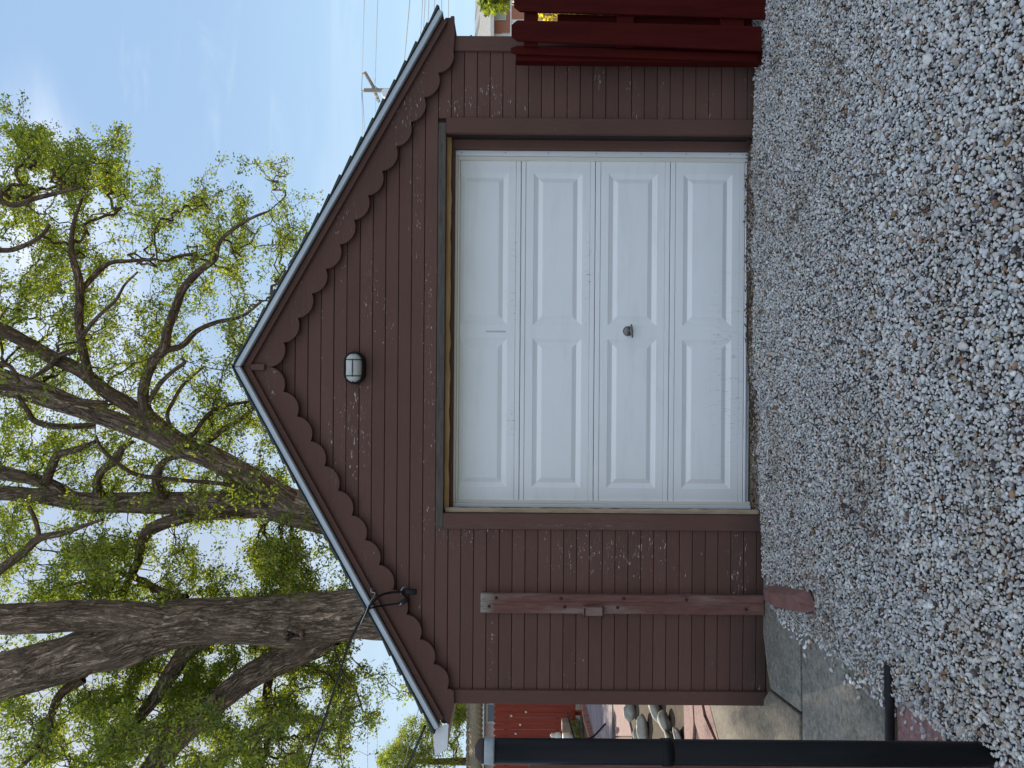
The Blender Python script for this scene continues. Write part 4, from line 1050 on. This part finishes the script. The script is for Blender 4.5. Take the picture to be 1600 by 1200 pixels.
    VV = np.stack([v0, v1, v2, v3], 1).reshape(-1, 3); base = np.arange(N_)[:, None]*4
    FF = np.concatenate([base+np.array([[0,1,2]]), base+np.array([[0,2,3]])])
    cv = r_.normal(0, 1, n)[idx]*.5 + r_.normal(0, 1, N_)*.5
    f = np.clip(.5+.32*cv+hue, 0, 1)[:, None]
    c = np.array([.038,.070,.018])*(1-f) + np.array([.17,.205,.038])*f
    c = c*r_.uniform(.8, 1.2, (N_,1))*bright
    yel = r_.random(N_) < .02; c[yel] = (.28,.24,.06)
    o = np_mesh('foliage', VV, FF, M['leaf'], parent, colr=np.repeat(c, 4, 0)); o['kind'] = 'stuff'
    return N_
PA, PB = [], []
for (x, y) in sprays:
    toA = y > 905 + 30*math.sin(x*.03) or (y > 820 and x < 160 and random.random() < .6)
    if toA: PA.append(W(x, y, DA + .45 + abs(random.gauss(.0, 1.9)) if random.random() < .86 or 900 < y < 1100 else DA - abs(random.gauss(0, 1.3)))[:])
    else: PB.append(W(x, y, DB + (abs(random.gauss(0, 1.6)) + .1 if random.random() < .88 else -abs(random.gauss(.6, 1.0))))[:])
PA, PB = np.array(PA), np.array(PB)
nl = grow(shadeA, nA, rA, PA, seed=3) + grow(shadeB, nB, rB, PB, seed=4)
print('sprays', len(PA), len(PB), 'leaves', nl, 'gravel faces', NG)

# leafy far trees seen past the left and right corners
def far_tree(loc, blobs, label, name='leafy_tree', npts=500, scale=2.2, bright=1.4, hue=.35, seed=1, group=None):
    """blobs: (x, y, rx, ry, d) in photograph pixels"""
    r_ = random.Random(seed); t = empty(name, loc); tag(t, label, 'tree', group)
    pts = []
    while len(pts) < npts:
        bl = r_.choice(blobs); a, q = r_.uniform(-1,1), r_.uniform(-1,1)
        if a*a+q*q > 1: continue
        pts.append(W(bl[0]+a*bl[2], bl[1]+q*bl[3], bl[4]+r_.uniform(-1.6,1.6))[:])
    top = Vector(np.mean(pts, axis=0)); base = Vector(loc)
    o, P, rr = limb_mesh('trunk', [(base, .2), (base.lerp(top,.4), .16), (top, .07)], M['barkfine'], t, 10)
    grow(t, np.array([p[:] for p in P]), np.array(rr), np.array(pts), scale, 26, seed, bright, hue)
far_tree((W(800,1190,24).x, 24-DIST, -.1), [(650,1160,32,40,24),(620,1190,28,26,24),(690,1160,34,60,24),(715,1110,16,22,24),(640,1240,50,40,24),(600,1270,50,40,25)],
         'pale yellow-green airy tree beyond the tiled shed roof, under the left eave', npts=1500, seed=11, scale=.9, bright=.9, hue=.1)
far_tree((W(815,-30,22).x, 22-DIST, -.1), [(775,-22,22,26,22),(764,6,9,9,22),(779,4,16,12,22)], 'green tree leaning in front of the brick house at the right edge', npts=130, seed=12, bright=.9, hue=.1)

# ============================================================ BEYOND THE LEFT CORNER
# red board fence
D1 = 18.0
nf = empty('board_fence', (W(900,1140,D1).x, D1-DIST, -.1)); tag(nf, 'bright red fence of round-topped boards across the yard behind the garage', 'fence')
zt, zb = W(771,1140,D1).z, W(893,1140,D1).z
x = W(830,1094,D1).x; i = 0
while i < 16:
    w_ = 9.3*D1/F; x0 = x - (i+1)*w_; x1 = x0+w_-.008
    r_ = .03; poly = [(x0,zb),(x1,zb),(x1,zt-.05),(x1-.03,zt-.012),(x1-.05,zt),(x0+.05,zt),(x0+.03,zt-.012),(x0,zt-.05)]
    relative(MB().prism(poly, D1-DIST+random.uniform(0,.008), D1-DIST+.025), 'board', M['redfar'], nf, .004); i += 1
relative(MB().box(x-16*w_, x, D1-DIST-.03, D1-DIST-.001, zb-.09, zb), 'bottom_rail', M['redfar'], nf, .004)
for zz in (zb+.3, zt-.35): relative(MB().box(x-16*w_, x, D1-DIST+.03, D1-DIST+.07, zz, zz+.09), 'rail', M['redfar'], nf)
for k_ in range(4): relative(MB().box(x-.4-k_*.75, x-.3-k_*.75, D1-DIST+.075, D1-DIST+.165, -.13, zt-.1), 'fence_post', M['redfar'], nf)
for (a, b) in ((822,1115),(799,1121),(813,1135),(806,1149)):
    q = W(a, b, D1-.1); relative(MB().lathe([(.025,0),(.028,.012),(.012,.02)], (q.x, D1-DIST-.003, q.z), 'y', 10), 'knob', M['pot'], nf, 0, True)
# neighbour's house: pale siding wall, window, tiled roof
D2 = 21.0
nh = empty('neighbour_house', (W(800,1200,D2).x, D2-DIST+1, -.1)); tag(nh, 'pale pink sided house with brown barrel-tile roof beyond the red fence', 'house')
hx0, hx1 = W(760,1330,D2).x, W(760,1085,D2).x; hy = D2-DIST; ze = W(756,1140,D2).z
nb = 0; z = -.13
while z < ze-.02:
    zz = min(z+.155, ze-.02); relative(MB().add([(hx0,hy-.02,z),(hx1,hy-.02,z),(hx1,hy,zz),(hx0,hy,zz),(hx0,hy+.1,z),(hx1,hy+.1,z),(hx1,hy+.1,zz),(hx0,hy+.1,zz)],[(0,1,2,3),(7,6,5,4),(0,4,5,1),(1,5,6,2),(2,6,7,3),(3,7,4,0)]), 'siding_board', M['siding'], nh); z += .155
relative(MB().box(hx0, hx1, hy+.1, hy+5, -.13, ze), 'house_wall', M['siding'], nh)
wx0, wx1 = W(765,1129,D2).x, W(765,1096,D2).x; wz1, wz0 = W(759,1110,D2).z, W(790,1110,D2).z
fr = relative(MB().box(wx0, wx1, hy-.06, hy-.021, wz0, wz1), 'window', M['whitepaint'], nh, .01)
pn = MB().box(wx0+.06, wx1-.06, hy-.066, hy-.061, wz0+.06, wz1-.06).build('pane', M['window']); pn.parent = fr
relative(MB().box(hx0-.1, hx1+.1, hy-.42, hy-.38, ze-.02, ze+.10), 'fascia', M['whitepaint'], nh)
zr_ = W(732,1140,D2).z; nt_ = 34
for i in range(nt_):
    xx = hx1+.1 - (i+.5)*.145
    pts = []
    P0 = Vector((xx, hy-.45, ze+.09)); P1 = Vector((xx, hy+1.3, zr_+.02))
    relative(MB().tube([P0, P0.lerp(P1,.5), P1], [.078,.072,.078], 10), 'tile_row', M['tile'], nh, 0, True)
relative(MB().add([(hx0-.1,hy-.44,ze+.05),(hx1+.1,hy-.44,ze+.05),(hx1+.1,hy+1.3,zr_-.03),(hx0-.1,hy+1.3,zr_-.03),(hx0-.1,hy+5,ze-.05),(hx1+.1,hy+5,ze-.05)],[(0,1,2,3),(3,2,5,4),(0,4,5,1)]), 'roof', M['tile'], nh)
for i in range(22):
    xx = hx1+.1-(i+.5)*.22; relative(MB().tube([(xx-.10,hy+1.3,zr_+.05),(xx,hy+1.3,zr_+.075),(xx+.10,hy+1.3,zr_+.06)], [.07,.085,.075], 10), 'ridge_tile', M['tile'], nh, 0, True)
# boardwalk, brick edging, flagstones
bw = structure(empty('boardwalk', (W(940,1120,13).x, 8, -.1)))
pw = gpoly([(914,1085),(957,1085),(957,1240),(927,1240)], -.09)
P0, P1, P2, P3 = [Vector((a, b, 0)) for a, b in pw]
for i in range(26):
    t0, t1 = i/26, (i+.88)/26
    A, B, C, D_ = P0.lerp(P1,t0), P0.lerp(P1,t1), P3.lerp(P2,t1), P3.lerp(P2,t0)
    MB().slab([(A.x,A.y),(B.x,B.y),(C.x,C.y),(D_.x,D_.y)], -.13, -.08+random.uniform(-.004,.004)).build('plank', M['purple'], bw)
be = empty('brick_edging', (W(915,1120,15).x, G(912,1120).y, -.1)); tag(be, 'row of red edging bricks between the boardwalk and green plants', 'edging')
e0, e1 = G(908,1093,-.02), G(926,1165,-.02)
for i in range(7):
    c = e0.lerp(e1, (i+.5)/7); dx = (e1-e0)/7*.46; nrm = Vector((-dx.y, dx.x, 0)).normalized()*.05
    q = [c-dx-nrm, c+dx-nrm, c+dx+nrm, c-dx+nrm]
    relative(MB().slab([(p_.x,p_.y) for p_ in q], -.1, .03+random.uniform(-.02,.02)), 'brick', M['brick'], be, .008)
fs_ = structure(empty('flagstones', (W(1000,1130,9).x, 4, -.1)))
for p in ([(958,1092),(975,1092),(988,1150),(962,1150)], [(962,1152),(988,1152),(994,1230),(966,1230)], [(1068,1094),(1082,1094),(1084,1128),(1082,1165),(1070,1165)],
          [(1084,1094),(1096,1094),(1100,1118),(1118,1158),(1096,1163),(1086,1129)], [(1068,1168),(1120,1163),(1146,1258),(1070,1258)], [(1098,1096),(1107,1098),(1128,1180),(1121,1160),(1103,1118)]):
    MB().slab(gpoly(p, -.07), -.13, -.07+random.uniform(-.006,.01)).build('flagstone', M['pink'], fs_, bevel=.006)
structure(MB().slab(gpoly([(990,1085),(1065,1085),(1067,1240),(996,1240)], -.1), -.13, -.098).build('rock_bed', M['soil']))
# river rocks
rocks = [(983,1112,22,26,'long grey rock nearest the pink flagstones, against the garage corner'),(1012,1093,12,14,'small pale rock half hidden by the garage corner'),
 (1003,1138,22,38,'long pale rock in the middle of the rock pile, standing on its end'),(1023,1110,19,34,'tan and grey rock leaning on the garage side of the pile'),
 (1037,1128,20,34,'rounded light grey rock at the near side of the rock pile'),(994,1152,15,26,'grey rock low in the rock pile beside the black post'),
 (1042,1155,13,24,'buff rock half hidden behind the black post, nearest the flagstones'),(1056,1152,14,26,'yellowish rock behind the black post at the near end of the pile'),
 (1012,1175,18,26,'rock hidden by the black post in the middle of the pile')]
v0, f0 = ico(3)
for i, (a, b, wv, wh, lab) in enumerate(rocks):
    q = G(a+9, b, -.09); d = q.y+DIST; k = d/F
    v = v0 * np.array([wh*.52*k, .12, wv*.50*k]); v = v*(1+.30*np.array([mnoise.noise(Vector(p*1.3+i*7)) for p in v0]))[:, None]
    ca, sa = math.cos(.5-.25*i), math.sin(.35); v = np.column_stack([v[:,0]*math.cos(.3)-v[:,2]*math.sin(.3)*.8, v[:,1], v[:,0]*math.sin(.3)*.8+v[:,2]*math.cos(.3)])
    o = np_mesh('river_rock', v, f0, M['rock'], smooth=True); o.location = (q.x, q.y, -.1 + .6*wv*.5*k + .02)
    tag(o, lab, 'rock', 'river rocks piled beside the path')
# plants by the brick edging
def small_plant(loc, r, n, label, c=(.16,.20,.05), name='low_plant'):
    t = empty(name, loc); tag(t, label, 'plant'); L0 = Vector(loc); V=[];Fa=[];C=[]; b=0
    st_ = MB()
    for i in range(n):
        a = random.uniform(0,6.28); rr = r*random.random()**.5; h = random.uniform(.3,1)*r*1.3
        p = L0 + Vector((math.cos(a)*rr, math.sin(a)*rr, h)); 
        if i % 5 == 0: st_.tube([L0+Vector((math.cos(a)*rr*.2, math.sin(a)*rr*.2, 0)), L0.lerp(p,.6), p], .006, 4, False)
        d = Vector((random.gauss(0,1),random.gauss(0,1),random.gauss(.2,.5))).normalized(); s = d.cross(Vector((random.gauss(0,.4),random.gauss(0,.4),1))).normalized(); l = random.uniform(.03,.06)
        V += [(p-d*l)[:], (p+s*l*.55)[:], (p+d*l)[:], (p-s*l*.55)[:]]; Fa += [(b,b+1,b+2),(b,b+2,b+3)]; b += 4
        j = random.uniform(.7,1.3); C += [tuple(q*j for q in c)]*4
    relative(st_, 'stems', M['barkfine'], t)['kind'] = 'stuff'
    o = np_mesh('leaves', np.array(V), np.array(Fa), M['leaf'], t, colr=np.array(C)); o['kind'] = 'stuff'
small_plant(G(912,1150,-.1), .35, 400, 'sunlit yellow-green plant behind the brick edging, below the red fence')
small_plant(G(905,1128,-.1), .25, 150, 'darker green plant at the foot of the red fence', (.06,.09,.03))
small_plant(G(1196,65,-.02), .07, 30, 'tiny weed growing at the foot of the red picket fence', (.09,.13,.05), 'weed')
# black stand carrying a wooden box and pots
D3 = 13.5
sdn = empty('garden_stand', (G(955,1150,-.08).x, D3-DIST, -.09)); tag(sdn, 'black metal stand with one long curved leg near the red fence', 'stand')
a, b = W(887,1119,D3), W(900,1165,D3)
dirv = (b-a).normalized(); 
relative(MB().add([(a.x,a.y-.15,a.z),(b.x,b.y-.15,b.z),(b.x,b.y+.2,b.z),(a.x,a.y+.2,a.z),(a.x,a.y-.15,a.z-.02),(b.x,b.y-.15,b.z-.02),(b.x,b.y+.2,b.z-.02),(a.x,a.y+.2,a.z-.02)],[(0,1,2,3),(7,6,5,4),(0,4,5,1),(1,5,6,2),(2,6,7,3),(3,7,4,0)]), 'tray', M['black'], sdn)
relative(MB().tube(spline([W(898,1154,D3), W(912,1155,D3), W(925,1152,D3), W(935,1143,D3), W(944,1133,D3-.1), W(955,1126,D3-.2)]), .018, 8), 'curved_leg', M['black'], sdn, 0, True)
relative(MB().tube([W(900,1166,D3), W(935,1168,D3), W(947,1170,D3)], .018, 8), 'leg', M['black'], sdn, 0, True)
a, b = W(878,1143,D3), W(891,1127,D3)
o = MB().box(a.x, b.x, D3-DIST-.05, D3-DIST+.12, b.z-.01, a.z).build('wooden_box', M['boxwood'], None, .006); tag(o, 'small tan wooden box standing on the black garden stand', 'box')
a, b = W(882,1160,D3), W(897,1147,D3)
o = MB().lathe([(.06,b.z-.01),(.085,b.z+.06),(.09,a.z+.02),(.08,a.z+.03)], ((a.x+b.x)/2, D3-DIST+.02, 0), 'z', 16).build('pot', M['pot'], smooth=True); tag(o, 'pale round pot on the garden stand next to the wooden box', 'pot')
q = W(866,1150,D3)
o = MB().lathe([(.03,-.10),(.055,-.06),(.05,0),(.03,.04),(.045,.07),(.02,.10)], (q.x, D3-DIST+.02, q.z-.03), 'z', 14).build('ornament', M['pot'], smooth=True); tag(o, 'small white garden ornament standing on the pot', 'ornament')

# ============================================================ BEYOND THE RIGHT CORNER
D4 = 26.0; hy = D4-DIST
bh = empty('brick_house', (W(800,20,D4).x, hy, -.1)); tag(bh, 'orange brick house with pale speckled roof beyond the right fence', 'house')
bx0, bx1 = W(780,110,D4).x, W(780,-260,D4).x; ze, zrd = W(768,40,D4).z, W(740,40,D4).z
relative(MB().box(bx0, bx1, hy, hy+7, -.13, ze), 'brick_wall', M['housebrick'], bh)
relative(MB().add([(bx0-.1,hy-.4,ze),(bx1,hy-.4,ze),(bx1,hy+3,zrd+.12),(bx0-.1,hy+3,zrd+.12),(bx0-.1,hy+7.2,ze-.1),(bx1,hy+7.2,ze-.1)],[(0,1,2,3),(3,2,5,4),(0,4,5,1),(0,3,4),(1,5,2)]), 'roof', M['roofpale'], bh)
relative(MB().box(bx0-.1, bx1, hy-.44, hy-.401, ze-.1, ze+.02), 'gutter', M['whitepaint'], bh)
relative(MB().tube([(W(768,48,D4).x, hy-.2, ze-.05), (W(763,58,D4).x, hy-.15, W(772,58,D4).z), (W(763,60,D4).x, hy-.1, 0)], .05, 8), 'downpipe', M['whitepaint'], bh)
a, b = W(770,32,D4), W(791,18,D4)
wn = relative(MB().box(a.x, b.x, hy-.05, hy-.001, b.z, a.z), 'window', M['whitepaint'], bh)
pn = MB().box(a.x+.03, b.x-.03, hy-.056, hy-.051, b.z+.03, a.z-.03).build('pane', M['curtain']); pn.parent = wn
a, b = W(784,61,D4), W(800,53,D4)
relative(MB().box(a.x, b.x, hy-.08, hy-.001, -.1, a.z), 'porch_door', M['siding'], bh)
a, b = W(731,14,D4), W(752,1,D4)
relative(MB().box(a.x, b.x, hy+2.7, hy+3.3, b.z-.2, a.z), 'chimney', M['housebrick'], bh, .01)
relative(MB().box(a.x-.04, b.x+.04, hy+2.65, hy+3.35, a.z, a.z+.07), 'chimney_cap', M['greywood'], bh)
wf = MB(); D5 = 16.
a, b = W(797,70,D5), W(800,-80,D5)
wfe = empty('white_rail_fence', (a.x, D5-DIST, -.1)); tag(wfe, 'low white-capped fence behind the red pickets on the right', 'fence')
relative(MB().box(a.x, b.x, D5-DIST, D5-DIST+.08, b.z, a.z), 'cap_rail', M['whitepaint'], wfe)
for i in range(14):
    if i % 3 == 0: xx = a.x + (b.x-a.x)*i/13; relative(MB().box(xx, xx+.08, D5-DIST+.02, D5-DIST+.09, -.1, b.z-.003), 'post', M['whitepaint'], wfe)
small_plant((W(850,40,12).x, 12-DIST, -.1), 1.15, 2600, 'sunlit yellow hedge glimpsed through the gap in the red pickets', (.40,.34,.06), 'hedge')
# utility pole
DP = 32.
up = empty('utility_pole', (W(600,141,DP).x, DP-DIST, -.1)); tag(up, 'distant utility pole with slanting crossarm and pale transformer above the roof edge', 'utility pole')
q = W(569,141,DP)
relative(MB().tube([(q.x, q.y, -.1), (q.x, q.y, q.z)], [.16,.085], 12), 'pole', M['polewood'], up)
relative(MB().tube([W(570,113,DP-.6), W(582,133,DP-.1), W(592,159,DP+.5)], .07, 6), 'crossarm', M['polewood'], up)
relative(MB().tube([W(581,131,DP-.3), W(592,140,DP-.1)], .02, 5), 'brace', M['wire'], up)
a = W(598,146,DP-.2); b = W(616,146,DP-.2)
relative(MB().lathe([(.17,b.z),(.20,b.z+.03),(.20,a.z-.03),(.16,a.z),(.05,a.z+.06)], (a.x, a.y, 0), 'z', 16), 'transformer', M['whitepaint'], up, 0, True)
for (a, b) in ((567,115),(566,142),(588,150),(590,157)):
    q = W(a, b, DP); relative(MB().lathe([(.03,-.06),(.06,-.03),(.03,0),(.055,.03),(.02,.06)], q, 'z', 10), 'insulator', M['pot'], up, 0, True)
def line(p, label, r=.013, mt='wire'):
    o = MB().tube(p, r*.8, 5).build('power_line', M[mt], smooth=True); tag(o, label, 'power line', 'power lines in the sky')
line([W(572,-60,20), W(569,10,24), W(566,116,32)], 'uppermost power line from the right edge of the view to the pole')
line([W(593,-60,20), W(590,5,24), W(586,130,32), W(588,215,39), W(592,330,48)], 'second power line passing just below the pole top')
line([W(643,-60,16), W(640,5,18), W(631,105,24), W(632,330,48)], 'twisted service line meeting the roof edge right of the pole', .014)
line([W(566,116,32), W(565,142,32), W(566,175,36), W(568,340,60)], 'thin line between the pole insulators running left behind the roof')
line([W(566,142,32), W(570,210,40), W(578,340,60)], 'lower thin line leaving the pole to the left behind the roof')
for k_, (a, b, lab) in enumerate(((661,657,'first of the close-set lines near the right end of the roof'),(665,661,'second close-set line near the right end of the roof'),(671,668,'third close-set line near the right end of the roof'),(680,677,'fourth close-set line near the right end of the roof'),(691,690,'line just above the right tip of the roof'),(702,700,'lowest line, beside the right tip of the roof'))):
    line([W(a,-60,18), W(a-1,5,20), W(b,60,24), W(b-4,300,45)], lab, .011)
line([W(574,1070,30), W(574,1130,30), W(575,1260,30)], 'faint upper line in the sky gap left of the roof', .012)
line([W(589,1080,30), W(589,1140,30), W(590,1260,30)], 'faint lower line in the sky gap left of the roof', .012)
line([W(630,1200,15), W(645,1140,15), W(655,1105,15), W(668,1060,15)], 'pale cable slanting across the airy tree left of the roof', .009, 'palewire')
bpy.context.view_layer.update()
